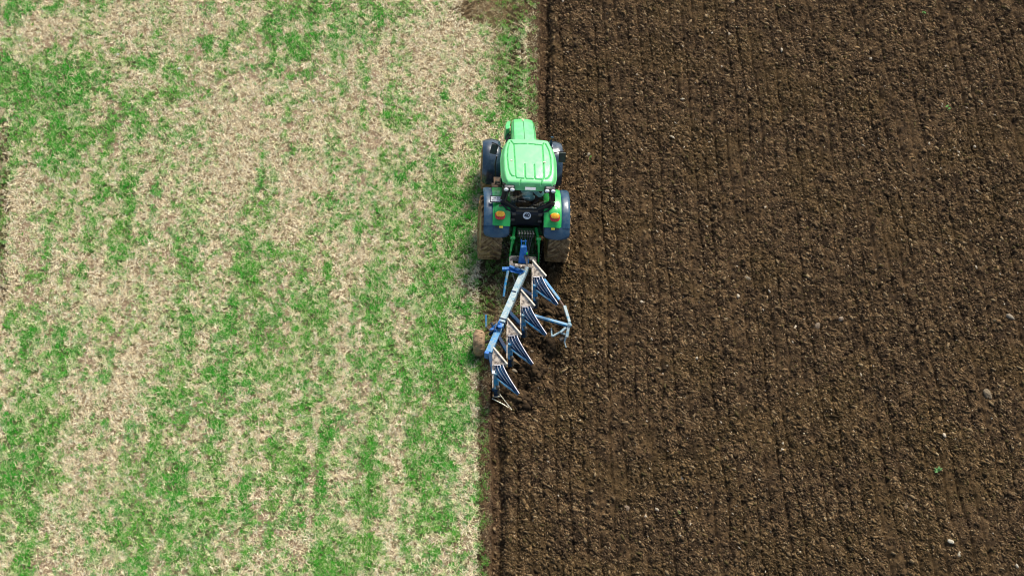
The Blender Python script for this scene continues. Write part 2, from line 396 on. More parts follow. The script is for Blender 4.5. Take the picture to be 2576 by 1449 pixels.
def mixc(a, b, t): return np.array(a)[None, :]*(1-t[:, None]) + np.array(b)[None, :]*t[:, None]
def soil_col(x, y):
    n = fbm(x*1.1, y*1.1, 90, 4); n2 = fbm(x*7, y*7, 91, 3); n3 = fbm(x*.7, y*.7, 92, 3)
    c = mixc((.032, .0200, .0100), (.085, .0530, .0250), sm(.3, .7, n2))
    c = c*(1-.35*sm(.5, .7, n3)[:, None]) + np.array((.066, .042, .014))[None, :]*(.35*sm(.5, .7, n3)[:, None])
    c = c*(.88+.3*n[:, None])
    d = x-edge(y)
    f = (sm(.26, .18, d)*(.10+.5*fbm(x*5, y*3, 97, 3)))[:, None]  # lit strip along the furrow floor, painted into the soil colour
    return c*(1-f)+np.array((.090, .056, .032))[None, :]*f
def stub_col(x, y):
    g = sm(.30, .85, greenness(x, y)); b = bare(x, y); t = tracks(x, y)
    c = mixc((.20, .150, .080), (.28, .20, .13), b)
    c = c*(1-.75*g[:, None]) + np.array((.060, .105, .030))[None, :]*(.75*g[:, None])
    tt = .85*t[:, None]
    c = c*(1-tt) + np.array((.115, .078, .036))[None, :]*tt
    lg_ = .85*lugs(x, y)[:, None]
    return c*(1-lg_) + np.array((.050, .036, .020))[None, :]*lg_

xl, _ = graded(-18., 18., .08, 1500); _, xr_ = graded(-18., 18.2, .05, 1500)
xs = np.concatenate([xl, np.arange(-18, -2, .09), np.arange(-2, 18.2, .034), xr_])
yl, yr = graded(-12.6, 12.2, .05, 1500)
ys = np.concatenate([yl, np.arange(-12.6, 12.2, .038), yr])
nx, ny = len(xs), len(ys)
GX, GY = np.meshgrid(xs, ys); gx = GX.ravel(); gy = GY.ravel()
soil_mask = gx > edge(gy)
hs = soil_h(gx, gy)
tw = tracks(gx, gy)
hg = .03*(fbm(gx*.6, gy*.6, 80)-.5) + .03*(fbm(gx*6, gy*6, 81)-.5) - .045*tw*.6 - .095*lugs(gx, gy)
fade = np.where((np.abs(gx) < 19) & (np.abs(gy) < 13.5), 1., .3)
Z = np.where(soil_mask, hs, hg)*fade
V = np.stack([gx, gy, Z], 1)
idx = np.arange(nx*ny).reshape(ny, nx)
Fq = np.stack([idx[:-1, :-1], idx[:-1, 1:], idx[1:, 1:], idx[1:, :-1]], -1).reshape(-1, 4)
fs = soil_mask[Fq].any(1)
def sub(fc, name, colf, material):
    u, inv = np.unique(fc, return_inverse=True)
    v = V[u]; return raw_mesh(name, v, inv.reshape(-1, 4), colf(v[:, 0], v[:, 1]), material, smooth=True)
M['soil'] = attr_mat('ploughed_soil', .95, 1.0, 22, (.55, .55, .58), (1.5, 1.45, 1.35), 16, spec=.12, bdist=.05)
M['stub'] = attr_mat('stubble_earth', .95, .9, 26, (.5, .5, .5), (1.45, 1.4, 1.35), 14, spec=.1, bdist=.04)
tag(sub(Fq[fs], 'ploughed_soil', soil_col, M['soil']), 'dark brown freshly ploughed earth right of the tractor', kind='structure')
tag(sub(Fq[~fs], 'stubble_field', stub_col, M['stub']), 'pale stubble ground left of the tractor', kind='structure')

# ------------------------------------------------------------------ straw and grass blades
def blades(name, x, y, length, width, azim, lift, cols, z0, material, bend=.5, label=None):
    """each blade: a bent strip of two quads lying or standing on the ground"""
    n = len(x); dx, dy = np.cos(azim), np.sin(azim); px, py = -dy, dx
    bx = (RS.rand(n)-.5)*bend*length
    P = []
    for k, (t, wk, zk) in enumerate(((0, .8, 0.), (.5, 1., .75), (1., .35, 1.))):
        off = bx*(4*t*(1-t))
        cx = x+dx*length*t+px*off; cy = y+dy*length*t+py*off; cz = z0+lift*zk
        for s_ in (-1, 1):
            tw_ = .35*width*s_*np.where(RS.rand(n) > .5, 1, -1)
            P.append(np.stack([cx+px*width*wk*s_/2, cy+py*width*wk*s_/2, cz+tw_*.6], 1))
    v = np.stack(P, 1).reshape(-1, 3)
    b = np.arange(n)[:, None]*6
    f = np.concatenate([b+np.array([[0, 1, 3, 2]]), b+np.array([[2, 3, 5, 4]])], 1).reshape(-1, 4)
    c = np.repeat(cols, 6, 0)
    o = raw_mesh(name, v, f, c, material)
    return tag(o, label, kind='stuff')

def ground_pts(n, margin=1.0):
    """points over the visible stubble, denser nowhere, out past the frame"""
    y = RS.uniform(-12.4, 12., n); half = 15.2 + (y+11)*.15
    x = RS.uniform(-1, 0, n)*(half+margin) + 1.0
    k = x < edge(y) - .06
    return x[k], y[k]
M['blade'] = attr_mat('straw_and_grass', .75, 0, 1, (.75, .75, .75), (1.25, 1.25, 1.25), 9, spec=.25)
def straw_cols(n, x, y):
    a = RS.rand(n)
    c = mixc((.89, .75, .47), (.48, .36, .20), a**1.1)
    p = RS.rand(n) > .72; c[p] = np.array((.90, .82, .58))*(.8+.3*RS.rand(p.sum()))[:, None]
    p = RS.rand(n) > .93; c[p] = np.array((.20, .14, .085))
    gg = sm(.35, .65, greenness(x, y))[:, None]*.55
    c = c*(1-gg)+np.array((.52, .62, .24))[None, :]*gg
    t = tracks(x, y)[:, None]*.74
    dk = np.array((.20, .145, .060))[None, :]*(.5+1.0*RS.rand(n))[:, None]
    return c*(1-t)+dk*t
# scattered lying straw
x, y = ground_pts(200000)
keep = RS.rand(len(x)) < (1-.80*sm(.42, .95, greenness(x, y)))*(1-.55*bare(x, y))*(1-.40*tracks(x, y))*(1-.95*lugs(x, y)); x, y = x[keep], y[keep]; n = len(x)
blades('straw_litter', x, y, RS.uniform(.045, .14, n)*(1-.5*tracks(x, y)), RS.uniform(.009, .018, n), RS.uniform(0, 2*math.pi, n), RS.uniform(.0, .05, n),
       straw_cols(n, x, y), RS.uniform(.0, .035, n), M['blade'], .7, 'loose pale straw lying over the stubble field')
# cut stubble tufts: bunches of stiff stems spreading from one root
x, y = ground_pts(34000)
keep = RS.rand(len(x)) < (.85-.75*sm(.42, .95, greenness(x, y)))*(1-.5*bare(x, y))*(1-.70*tracks(x, y))*(1-.95*lugs(x, y)); x, y = x[keep], y[keep]
k = 7; x = np.repeat(x, k)+RS.normal(0, .022, len(x)*k); y = np.repeat(y, k)+RS.normal(0, .022, len(y)*k); n = len(x)
az = RS.uniform(0, 2*math.pi, n)
blades('stubble', x, y, RS.uniform(.05, .13, n), RS.uniform(.009, .016, n), az, RS.uniform(.03, .11, n),
       np.clip(straw_cols(n, x, y)*1.06, 0, .9), .0+RS.rand(n)*.01, M['blade'], .4, 'cut straw stubble tufts in the pale field')
# green grass and volunteer cereal
x, y = ground_pts(66000)
g = greenness(x, y); t = tracks(x, y)
keep = RS.rand(len(x)) < np.clip(.10+1.1*sm(.25, .98, g), 0, 1)*(1-.55*t)*(1-.8*lugs(x, y)); x, y, g = x[keep], y[keep], g[keep]; n = len(x)
tsz = RS.randint(5, 19, n); ox = np.repeat(x, tsz); oy = np.repeat(y, tsz); g = np.repeat(g, tsz); n = len(ox)
sp = np.repeat(RS.uniform(.018, .050, len(tsz)), tsz); x = ox+RS.normal(0, 1, n)*sp; y = oy+RS.normal(0, 1, n)*sp
k = x < edge(y)-.03; x, y, g, ox, oy = x[k], y[k], g[k], ox[k], oy[k]; n = len(x)
hue = np.clip(vnoise(x*1.2, y*1.2, 95)*1.2-.1 + .25*(RS.rand(n)-.5), 0, 1)
c = mixc((.045, .38, .025), (.16, .43, .040), hue)
lush = sm(.75, 1.1, g)[:, None]; c = c*(1-lush*.7)+np.array((.025, .38, .010))[None, :]*lush*.7
c = c*(.6+.75*RS.rand(n))[:, None]
p = RS.rand(n) > .80; c[p] = np.array((.36, .46, .17))
p = RS.rand(n) > .90; c[p] = np.array((.60, .52, .28))
cool = (RS.rand(n) > .6) & (g < .72); c[cool] = np.array((.21, .36, .15))*(.7+.5*RS.rand(cool.sum()))[:, None]
tt = (tracks(x, y)*.5)[:, None]; c = c*(1-tt)+np.array((.14, .15, .03))[None, :]*tt
blades('grass', x, y, RS.uniform(.035, .10, n), RS.uniform(.009, .015, n), RS.uniform(0, 2*math.pi, n), RS.uniform(.03, .09, n)+.02*lush[:, 0],
       c, 0*x, M['blade'], .5, 'green grass growing in patches through the stubble')

# ------------------------------------------------------------------ clods and stones
def clods(name, x, y, z, size, elong, azim, cols, material, label, sub2=False):
    import bmesh
    bm = bmesh.new(); bmesh.ops.create_icosphere(bm, subdivisions=2 if sub2 else 1, radius=1)
    bv = np.array([v.co[:] for v in bm.verts]); bf = np.array([[v.index for v in f.verts] for f in bm.faces]); bm.free()
    n = len(x); m = len(bv)
    v = bv[None]*(1+1.0*(RS.rand(n, m, 1)-.5))
    v = v*np.stack([size*elong, size, size*RS.uniform(.5, .9, n)], 1)[:, None, :]
    tx = RS.normal(0, .35, n); c_, s_ = np.cos(tx)[:, None], np.sin(tx)[:, None]
    v = np.stack([v[..., 0], v[..., 1]*c_-v[..., 2]*s_, v[..., 1]*s_+v[..., 2]*c_], -1)
    c_, s_ = np.cos(azim)[:, None], np.sin(azim)[:, None]
    v = np.stack([v[..., 0]*c_-v[..., 1]*s_+x[:, None], v[..., 0]*s_+v[..., 1]*c_+y[:, None], v[..., 2]+z[:, None]], -1)
    f = (bf[None]+np.arange(n)[:, None, None]*m).reshape(-1, 3)
    return tag(raw_mesh(name, v.reshape(-1, 3), f, np.repeat(cols, m, 0), material), label, kind='stuff')
def soil_pts(n):
    y = RS.uniform(-12.4, 12., n); half = 15.6+(y+11)*.15
    x = RS.uniform(-2.2, half, n) if np.isscalar(half) else -2.2+RS.rand(n)*(half+2.8)
    k = x > edge(y)+.04; return x[k], y[k]
M['clod'] = attr_mat('clod_earth', .95, .6, 40, (.7, .7, .7), (1.3, 1.3, 1.3), 30, spec=.12)
def clod_set(name, n, smin, smax, power, palef, label, thr):
    x, y = soil_pts(n); d = x-edge(y)
    dens = (.12+1.0*clody(x, y))
    keep = RS.rand(len(x)) < np.clip(dens, .1, 1)*(.60+.40*sm(.20, .30, d)); x, y = x[keep], y[keep]; n = len(x)
    s_ = smin+(smax-smin)*RS.rand(n)**power
    az = R(-58)+RS.normal(0, .55, n)
    c = soil_col(x, y)*(.75+1.9*RS.rand(n)**1.6)[:, None]
    tint = RS.rand(n)
    p = tint < palef; q = (1-RS.rand(p.sum())**.45)[:, None]
    c[p] = np.array((.115, .074, .036))*(1-q)+np.array((.31, .22, .115))*q
    p = tint > .996; c[p] = np.array((.42, .35, .25))
    p = (tint > .5) & (tint < .56); c[p] = np.array((.075, .055, .020))
    z = soil_h(x, y)+s_*.45
    clods(name, x, y, z, s_, RS.uniform(1.05, 2.5, n), az, c, M['clod'], label)
clod_set('soil_crumbs', 280000, .008, .026, 1.5, .12, 'small brown crumbs covering the ploughed earth', 0)
clod_set('soil_clods', 70000, .014, .046, 2.6, .20, 'brown clods turned up across the ploughed earth', 0)
# crumbs spilled on the trampled strip beside the furrow
y = RS.uniform(-12.4, 12, 9000); x = edge(y)-np.abs(RS.normal(0, .2, len(y)))-.01
k = (tracks(x, y) > .3); x, y = x[k], y[k]; n = len(x)
clods('spilled_crumbs', x, y, 0*x+.005, RS.uniform(.008, .026, n), RS.uniform(1, 1.7, n), RS.uniform(0, 6, n), soil_col(x, y)*1.7*(.6+.8*RS.rand(n))[:, None], M['clod'], 'earth crumbs spilled over the trampled grass edge')

# lumps of fresh earth rolling off the plough bodies
px_ = []
for bx_, by_ in ((1352, 762), (1322, 836), (1290, 905), (1254, 980)):
    for k_ in range(260):
        t_ = RS.rand(); px_.append((bx_+8+t_*62+RS.normal(0, 7), by_+t_*34+RS.normal(0, 9)))
pp = [at(a_, b_) for a_, b_ in px_]
x = np.array([p.x for p in pp]); y = np.array([p.y for p in pp]); k = x > edge(y)+.03; x, y = x[k], y[k]; n = len(x)
sz = .02+.065*RS.rand(n)**2
clods('turned_earth', x, y, soil_h(x, y)+sz*.5+.05*RS.rand(n), sz, RS.uniform(1.1, 2.6, n), R(-50)+RS.normal(0, .5, n), soil_col(x, y)*(.6+.9*RS.rand(n))[:, None], M['clod'], 'fresh dark earth rolling off the plough bodies')

# individual stones that stand out
def stone(px, py, size, el, az, colr, label, zc=None, seed=0, grp=None):
    import bmesh
    p = at(px, py); rs = np.random.RandomState(seed+500)
    if zc is None:
        e_ = edge(np.array([p.y]))[0]
        zc = float(soil_h(np.array([p.x]), np.array([p.y]))[0]) if p.x > e_ else 0.02
    p = at(px, py, zc)
    bm = bmesh.new(); bmesh.ops.create_icosphere(bm, subdivisions=2, radius=1)
    offs = rs.rand(6, 3)*2-1
    for v in bm.verts:
        d = v.co.normalized(); k = 1.0
        for o_ in offs:
            o_ = Vector(o_).normalized(); k -= .28*max(0, d.dot(o_)-.55)*2
        v.co = Vector((d.x*k*el*size, d.y*k*size, d.z*k*size*.7))
    me = bpy.data.meshes.new('stone'); bm.to_mesh(me); bm.free()
    me.materials.append(mat('stone_surface', colr, .9, col2=tuple(c*.65 for c in colr), scale=18, bump=.5, spec=.2))
    o = bpy.data.objects.new('stone', me); COL.objects.link(o)
    o.location = (p.x, p.y, zc+size*.25); o.rotation_euler = (rs.normal(0, .15), rs.normal(0, .15), az)
    tag(o, label, 'stone', grp or 'stones lying on the ploughed earth')
ST = [(2391, 1364, .085, 1.25, -.5, (.52, .46, .34), 'pale cream stone near the bottom right corner, the whiter of a close pair'),
      (2412, 1394, .085, 1.25, 1.2, (.40, .34, .24), 'buff angular stone below and right of the pale cream one, bottom right'),
      (2484, 992, .13, 1.75, -1.25, (.19, .145, .09), 'large long brown stone at the right, biggest on the ploughed earth'),
      (2541, 798, .085, 1.9, -.5, (.28, .23, .16), 'flat elongated stone nearest the right edge of the photo'),
      (2115, 803, .075, 1.3, .7, (.29, .22, .15), 'chunky tan stone standing alone right of centre in the ploughed earth'),
      (2057, 822, .10, 1.3, 1.0, (.20, .15, .10), 'dull brown blocky stone left of the chunky tan one'),
      (1480, 391, .07, 1.1, .3, (.36, .30, .21), 'light square stone right of the tractor cab beside a green weed'),
      (1577, 1278, .085, 1.3, -.9, (.25, .18, .12), 'reddish brown stone low in the picture right of the furrow'),
      (1717, 1204, .05, 1.9, -1.0, (.50, .45, .36), 'small narrow whitish stone lower middle of the ploughed earth'),
      (1880, 700, .06, 2.0, -.6, (.30, .24, .16), 'thin slanting stone in the middle of the ploughed earth'),
      (2280, 1275, .10, 1.4, 1.3, (.13, .088, .05), 'dark brown lump of stone above left of the pale pair, lower right'),
      (1295, 933, .055, 1.6, -.4, (.34, .27, .18), 'pale flat stone behind the third plough body from the front'),
      (1322, 921, .05, 1.3, .2, (.26, .20, .13), 'small round tan stone just right of the third plough body'),
      (1338, 884, .05, 1.1, .2, (.28, .21, .13), 'tan stone in the churned soil below the second plough body'),
      (2190, 150, .06, 1.3, .5, (.34, .28, .2), 'light stone near the top right of the ploughed earth')]
for i, a in enumerate(ST): stone(*a, seed=i)
for i, (px, py, sz, lb) in enumerate([(297, 138, .04, 'small white stone in green stubble at the upper left, left of its twin'), (451, 173, .045, 'small white stone in stubble at the upper left, right of its twin'),
                         (789, 256, .045, 'white elongated chip of stone on bare straw left of the tractor')]):
    stone(px, py, sz, 1.3, .6*i, (.7, .68, .6), lb, .05, 60+i, 'white stones in the stubble')

def weed(px, py, size, label, colr, n=26):
    p = at(px, py); zc = float(soil_h(np.array([p.x]), np.array([p.y]))[0]); rs = random.Random(int(px))
    root = empty('weed', label, 'weed', (p.x, p.y, zc), group='weeds on the ploughed earth')
    mb = MB()
    for i in range(n):
        a = rs.uniform(0, 6.28); l = size*rs.uniform(.5, 1); h_ = l*rs.uniform(.3, 1.0); w_ = rs.uniform(.008, .016)
        d = Vector((math.cos(a), math.sin(a), 0)); s_ = Vector((-d.y, d.x, 0))
        g_ = [[d*.01+s_*w_*k, d*l*.5+s_*w_*1.3*k+Vector((0, 0, h_*.8)), d*l+s_*w_*.3*k+Vector((0, 0, h_))] for k in (-1, 0, 1)]
        mb.sheet(g_, .002)
    mb.build('leaves', mat('weed_leaf', colr, .6, col2=tuple(c*1.6 for c in colr), scale=20), root)
    MB().tube([(0, 0, -.03), (0, 0, .05)], .008, 6, .004).build('stem', mat('weed_stem', (.12, .2, .05), .6), root)
weed(2385, 272, .11, 'small green weed alone in the upper right ploughed earth', (.09, .26, .05))
weed(2360, 1186, .13, 'green weed tuft in the lower right ploughed earth', (.10, .22, .06))
weed(1484, 397, .09, 'green weed beside a light stone right of the cab', (.10, .24, .04))
weed(2324, 35, .08, 'tiny green weed near the top edge, ploughed earth', (.09, .26, .05))
weed(1727, 1795/1.3803+14, .10, 'faint olive weed low in the ploughed earth', (.10, .15, .03)) if False else None
weed(1729-22, 1302-12, .07, 'tiny olive weed right of the furrow near the bottom', (.10, .15, .03))

# ------------------------------------------------------------------ TRACTOR
ROLL, YAW = R(5.0), R(1.5)
T = empty('tractor', 'green farm tractor with dark fenders, pulling the blue plough along the furrow', 'tractor',
          (0.0, 0.0, -.085), (0, ROLL, YAW))

def tyre(parent, R_, W_, rim, material, n=64, nl=21, lug=.060, name='tyre', smoothlug=False):
    hw = W_/2
    prof = [(-hw*.80, rim), (-hw*.98, rim+(R_-rim)*.35), (-hw*1.0, rim+(R_-rim)*.6), (-hw*.93, R_-lug-.03), (-hw*.6, R_-lug-.008), (0, R_-lug),
            (hw*.6, R_-lug-.008), (hw*.93, R_-lug-.03), (hw*1.0, rim+(R_-rim)*.6), (hw*.98, rim+(R_-rim)*.35), (hw*.80, rim)]
    mb = MB(); rings = []
    for i in range(n+1):
        a = 2*math.pi*i/n
        rings.append([Vector((x_, -r_*math.sin(a), r_*math.cos(a))) for x_, r_ in prof])
    mb.loft(rings, cap=False, closed=False)
    for s_ in (-1, 1):
        for k in range(nl):
            a0 = 2*math.pi*(k+(.5 if s_ > 0 else 0))/nl
            q = []
            for t in (0, .33, .66, 1.0):
                xx = s_*(-.03+t*(hw*1.0+.03)); a = a0 + t*.36*(.92/R_)*.95
                rt = R_-.012*t*t; rb = R_-lug-.03-.04*t*t; wd = .028/R_*(1+.25*t)
                q.append([Vector((xx, -rt*math.sin(a-wd), rt*math.cos(a-wd))), Vector((xx, -rt*math.sin(a+wd), rt*math.cos(a+wd))),
                          Vector((xx, -rb*math.sin(a+wd*1.3), rb*math.cos(a+wd*1.3))), Vector((xx, -rb*math.sin(a-wd*1.3), rb*math.cos(a-wd*1.3)))])
            mb.loft(q)
    return mb.build(name, material, parent, smooth=True)
def rimmesh(parent, r_, W_, side, material):
    mb = MB(); n = 32; hw = W_/2
    prof = [(side*hw*.86, r_+.01), (side*hw*.80, r_-.04), (side*hw*.35, r_-.07), (side*hw*.25, r_*.5), (side*hw*.5, r_*.3), (side*hw*.5, .02)]
    mb.loft([[Vector((x_, -q*math.sin(2*math.pi*i/n), q*math.cos(2*math.pi*i/n))) for i in range(n)] for x_, q in prof])
    prof = [(-side*hw*.86, r_+.01), (-side*hw*.6, r_-.05), (side*hw*.2, r_-.08), (side*hw*.15, .05)]
    mb.loft([[Vector((x_, -q*math.sin(2*math.pi*i/n), q*math.cos(2*math.pi*i/n))) for i in range(n)] for x_, q in prof])
    return mb.build('rim', material, parent, smooth=True)
for sx in (-1, 1):
    h = MB().tube([(-sx*.25, 0, 0), (sx*.12, 0, 0)], .16, 16).build('rear_wheel', M['iron'], T); h.location = (sx*.965, 0, .92)
    tyre(h, .92, .62, .50, M['mud']); rimmesh(h, .50, .62, sx, M['rim'])
    h = MB().tube([(-sx*.25, 0, 0), (sx*.12, 0, 0)], .12, 16).build('front_wheel', M['iron'], T); h.location = (sx*.90, 2.50, .69)
    tyre(h, .69, .46, .37, M['mud'], nl=18, lug=.035); rimmesh(h, .37, .46, sx, M['rim'])

def arcsheet(cy, cz, rad, a0, a1, xin, xout, na=18, nx_=6, round0=0., round1=0., crown=.0, taper=None):
    g = []
    for i in range(na+1):
        t = i/na; a = a0+(a1-a0)*t; row = []
        L = rad*abs(a1-a0); d0 = t*L; d1 = (1-t)*L; ins = 0.
        for dd, rr in ((d0, round0), (d1, round1)):
            if rr and dd < rr: ins = max(ins, rr-math.sqrt(max(0, rr*rr-(rr-dd)**2)))
        xi, xo = (xin, xout) if xin < xout else (xout, xin)
        xi += ins; xo -= ins
        for j in range(nx_+1):
            u = j/nx_; xx = xi+(xo-xi)*u; rr = rad-crown*(2*u-1)**4
            row.append((xx, cy-rr*math.sin(a), cz+rr*math.cos(a)))
        g.append(row)
    return g
# rear fenders: green inner panel, dark outer flare and lower end
for sx in (-1, 1):
    f = MB().sheet(arcsheet(0, .92, 1.065, R(-42), R(43), sx*.47, sx*.99, 20, 8, crown=.03), .03).build('rear_fender', M['green'], T, smooth=True)
    MB().sheet(arcsheet(0, .92, 1.058, R(-40), R(43.4), sx*.95, sx*1.225, 22, 8, crown=.035), .028).build('fender_flare', M['fender'], f, smooth=True)
    MB().sheet(arcsheet(0, .92, 1.052, R(42.2), R(62), sx*.485, sx*1.222, 16, 14, round1=.17, crown=.035), .028).build('fender_end', M['fender'], f, smooth=True)
    # inner side wall of the fender towards the cab
    poly = [(sx*.475, -1.04*math.sin(R(a)), .92+1.04*math.cos(R(a))) for a in range(-42, 55, 8)] + [(sx*.475, -.62, 1.25), (sx*.475, -.1, 1.05), (sx*.475, .7, 1.15)]
    MB().prism(poly, (sx*.02, 0, 0)).build('fender_side', M['black'], f)
    # raised moulding and tail light
    a = R(24); rr = 1.075
    def P_(xx, ang, r2): return Vector((xx, -r2*math.sin(ang), .92+r2*math.cos(ang)))
    tan = Vector((0, -math.cos(a), -math.sin(a))); nor = Vector((0, -math.sin(a), math.cos(a)))
    c0 = P_(sx*.775, R(20), rr)
    rings = []
    for k, hh in ((1.0, -.01), (.95, .035), (.75, .06), (.3, .07)):
        rings.append([c0+Vector((.165*k*math.cos(q), 0, 0))+tan*(.19*k*math.sin(q))+nor*hh for q in [2*math.pi*i/20 for i in range(20)]])
    MB().loft(rings).build('light_housing', M['green'], f, smooth=True)
    cc = P_(sx*.775, R(24.5), rr+.075); back = Vector((0, -math.cos(R(38)), -math.sin(R(38)))); up_ = Vector((0, -math.sin(R(38)), math.cos(R(38))))
    def disc(c, rx, ry, th, mm, nm, par, flat=1.):
        rg = []
        for k, hh in ((1, 0), (1, th*.7), (.82, th)):
            rg.append([c+Vector((rx*k*math.copysign(abs(math.cos(q))**.7, math.cos(q)), 0, 0))+back*(ry*k*math.copysign(abs(math.sin(q))**.7, math.sin(q))*(flat if math.sin(q) < 0 else 1))+up_*hh for q in [2*math.pi*i/22 for i in range(22)]])
        return MB().loft(rg).build(nm, mm, par, smooth=True)
    tl = disc(cc+back*.012, .142, .140, .06, M['red'], 'tail_light', T, .62)
    disc(cc+up_*.052-back*.020, .120, .090, .04, M['amber'], 'indicator_lens', tl, .8)
    # little yellow and black reflectors
    r0 = P_(sx*.79-.0, R(44), rr+.01)
    MB().box(r0+Vector((-sx*.055, 0, 0)), (.10, .055, .03), Matrix.Rotation(R(-44), 3, 'X') if False else Matrix.Rotation(R(44), 3, 'X')).build('reflector', M['yellow'], T)
    MB().box(r0+Vector((sx*.06, 0, 0)), (.10, .05, .03), Matrix.Rotation(R(44), 3, 'X')).build('marker_lamp', M['ink'], T)
# front fenders
for sx in (-1, 1):
    f = MB().sheet(arcsheet(2.50, .70, .80, R(-30), R(88), sx*.64, sx*1.17, 24, 8, round0=.10, round1=.05, crown=.05), .025).build('front_fender', M['gloss'], T, smooth=True)
    MB().tube([(sx*.4, 2.5, .75), (sx*.62, 2.5, 1.0), (sx*.7, 2.45, 1.46)], .03).build('fender_bracket', M['black'], f)

# chassis
mb = MB(); mb.box((0, 1.6, .82), (.52, 3.0, .42)); mb.box((0, 2.6, 1.05), (.62, 1.4, .5)); mb.box((0, .0, .88), (.62, .95, .56)); mb.tube([(-.75, 0, .92), (.75, 0, .92)], .19, 16)
mb.tube([(-.75, 2.5, .66), (.75, 2.5, .66)], .1, 12)
mb.box((0, -.42, .80), (.52, .32, .60), taper=.8)
mb.build('chassis', M['dkgreen'], T, bevel=.02)
for sx in (-1, 1):
    MB().box((sx*.45, 1.45, .85), (.36, .95, .42)).build('fuel_tank', M['black'], T, bevel=.05)
# side steps on the left
st = MB()
for i in range(4): st.box((-.72-.04*(3-i), 1.25, .5+.27*i), (.30, .28, .03))
st.bar((-.60, 1.40, .45), (-.55, 1.40, 1.45), .03); st.bar((-.60, 1.1, .45), (-.55, 1.1, 1.45), .03)
st.build('cab_steps', M['rubber'], T)
MB().tube([(-.80, 1.48, 1.25), (-.86, 1.5, 1.7), (-.84, 1.5, 2.1)], .018).build('grab_rail', M['black'], T)
MB().tube([(-.76, .80, 1.75), (-.80, .95, 1.6), (-.80, 1.25, 1.30)], .025).build('door_rail', M['black'], T)

# hood
def hood_section(y_, hw, zt, zb, sh=.10):
    pts = []
    for i in range(25):
        u = -1+2*i/24; au = abs(u)
        x_ = hw*math.copysign(min(1, au**.85*1.0), u)
        z_ = zt - .035*au*au - (zt-zt+sh)*max(0, (au-.72)/.28)**2.2
        pts.append(Vector((x_, y_, z_)))
    pts = [Vector((-hw*1.02, y_, zb))]+pts+[Vector((hw*1.02, y_, zb))]
    return pts
secs = [(1.30, .375, 2.00, 1.05), (1.9, .372, 1.97, 1.05), (2.5, .36, 1.90, 1.05), (2.95, .345, 1.81, 1.0), (3.2, .325, 1.71, .95), (3.33, .29, 1.60, .95), (3.39, .23, 1.42, .95)]
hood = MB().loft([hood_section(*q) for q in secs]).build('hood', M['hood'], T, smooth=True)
mbs = MB()
def htop(y_): return float(np.interp(y_, [q[0] for q in secs], [q[2] for q in secs]))
mbs.sheet([[(x_, y_, htop(y_)+.006-(.035*(x_/.36)**2)) for x_ in (-.008, .008)] for y_ in np.linspace(1.4, 3.22, 14)], .004)
for sx in (-1, 1):
    mbs.sheet([[(sx*(.30-.03*max(0, (y_-2.6)))+dx_, y_, htop(y_)-.028) for dx_ in (-.007, .007)] for y_ in np.linspace(1.4, 3.15, 14)], .004)
mbs.build('hood_seam', M['seam'], hood)
MB().box((-.01, 3.13, 1.765), (.04, .09, .02)).build('hood_emblem', M['fitting'], hood)
MB().box((0, 3.40, 1.25), (.42, .06, .30), taper=.9).build('grille', M['black'], hood)
# pale side cover and hoses at the left of the hood
sc = MB(); sc.loft([[Vector((-.39, 2.85, 1.70)), Vector((-.50, 2.83, 1.66)), Vector((-.515, 2.83, 1.2)), Vector((-.39, 2.83, 1.2))],
                    [Vector((-.385, 3.0, 1.68)), Vector((-.52, 3.0, 1.63)), Vector((-.53, 3.0, 1.15)), Vector((-.385, 3.0, 1.15))],
                    [Vector((-.35, 3.24, 1.62)), Vector((-.46, 3.24, 1.56)), Vector((-.47, 3.22, 1.1)), Vector((-.35, 3.22, 1.1))]])
sc.build('side_cover', M['hood'], T, bevel=.02)
hz = MB()
for i in range(4): hz.tube([(-.37, 2.9-.12*i, 1.5), (-.47-.02*i, 2.75-.2*i, 1.45-.05*i), (-.46, 2.5-.25*i, 1.3), (-.40, 2.2-.2*i, 1.1)], .022)
hz.build('side_hoses', M['black'], T, smooth=True)

# cab frame
cabw = .70
cf = MB()
floor_z = 1.22
cf.box((0, .72, floor_z-.05), (1.36, 1.55, .10))
for sx in (-1, 1):
    cf.bar((sx*.66, -.10, 1.75), (sx*.69, .02, 2.62), .10, .10)              # rear pillar
    cf.bar((sx*.70, .72, 1.25), (sx*.71, .70, 2.64), .05, .06)               # middle pillar
    cf.bar((sx*.50, 1.50, 1.25), (sx*.60, 1.36, 2.64), .06, .07)             # front pillar
    cf.bar((sx*.66, -.05, 1.62), (sx*.68, .45, 1.92), .06, .12)
    cf.bar((sx*.70, -.0, 2.60), (sx*.62, 1.36, 2.62), .06, .06)
    cf.bar((sx*.52, 1.50, 1.25), (sx*.70, .65, 1.24), .05, .10)
cf.bar((-.62, 1.37, 2.62), (.62, 1.37, 2.62), .05); cf.bar((-.7, .0, 2.60), (.7, .0, 2.60), .05)
cf.box((0, 1.52, 1.45), (.95, .06, .5))
cf.build('cab_frame', M['black'], T, bevel=.012)
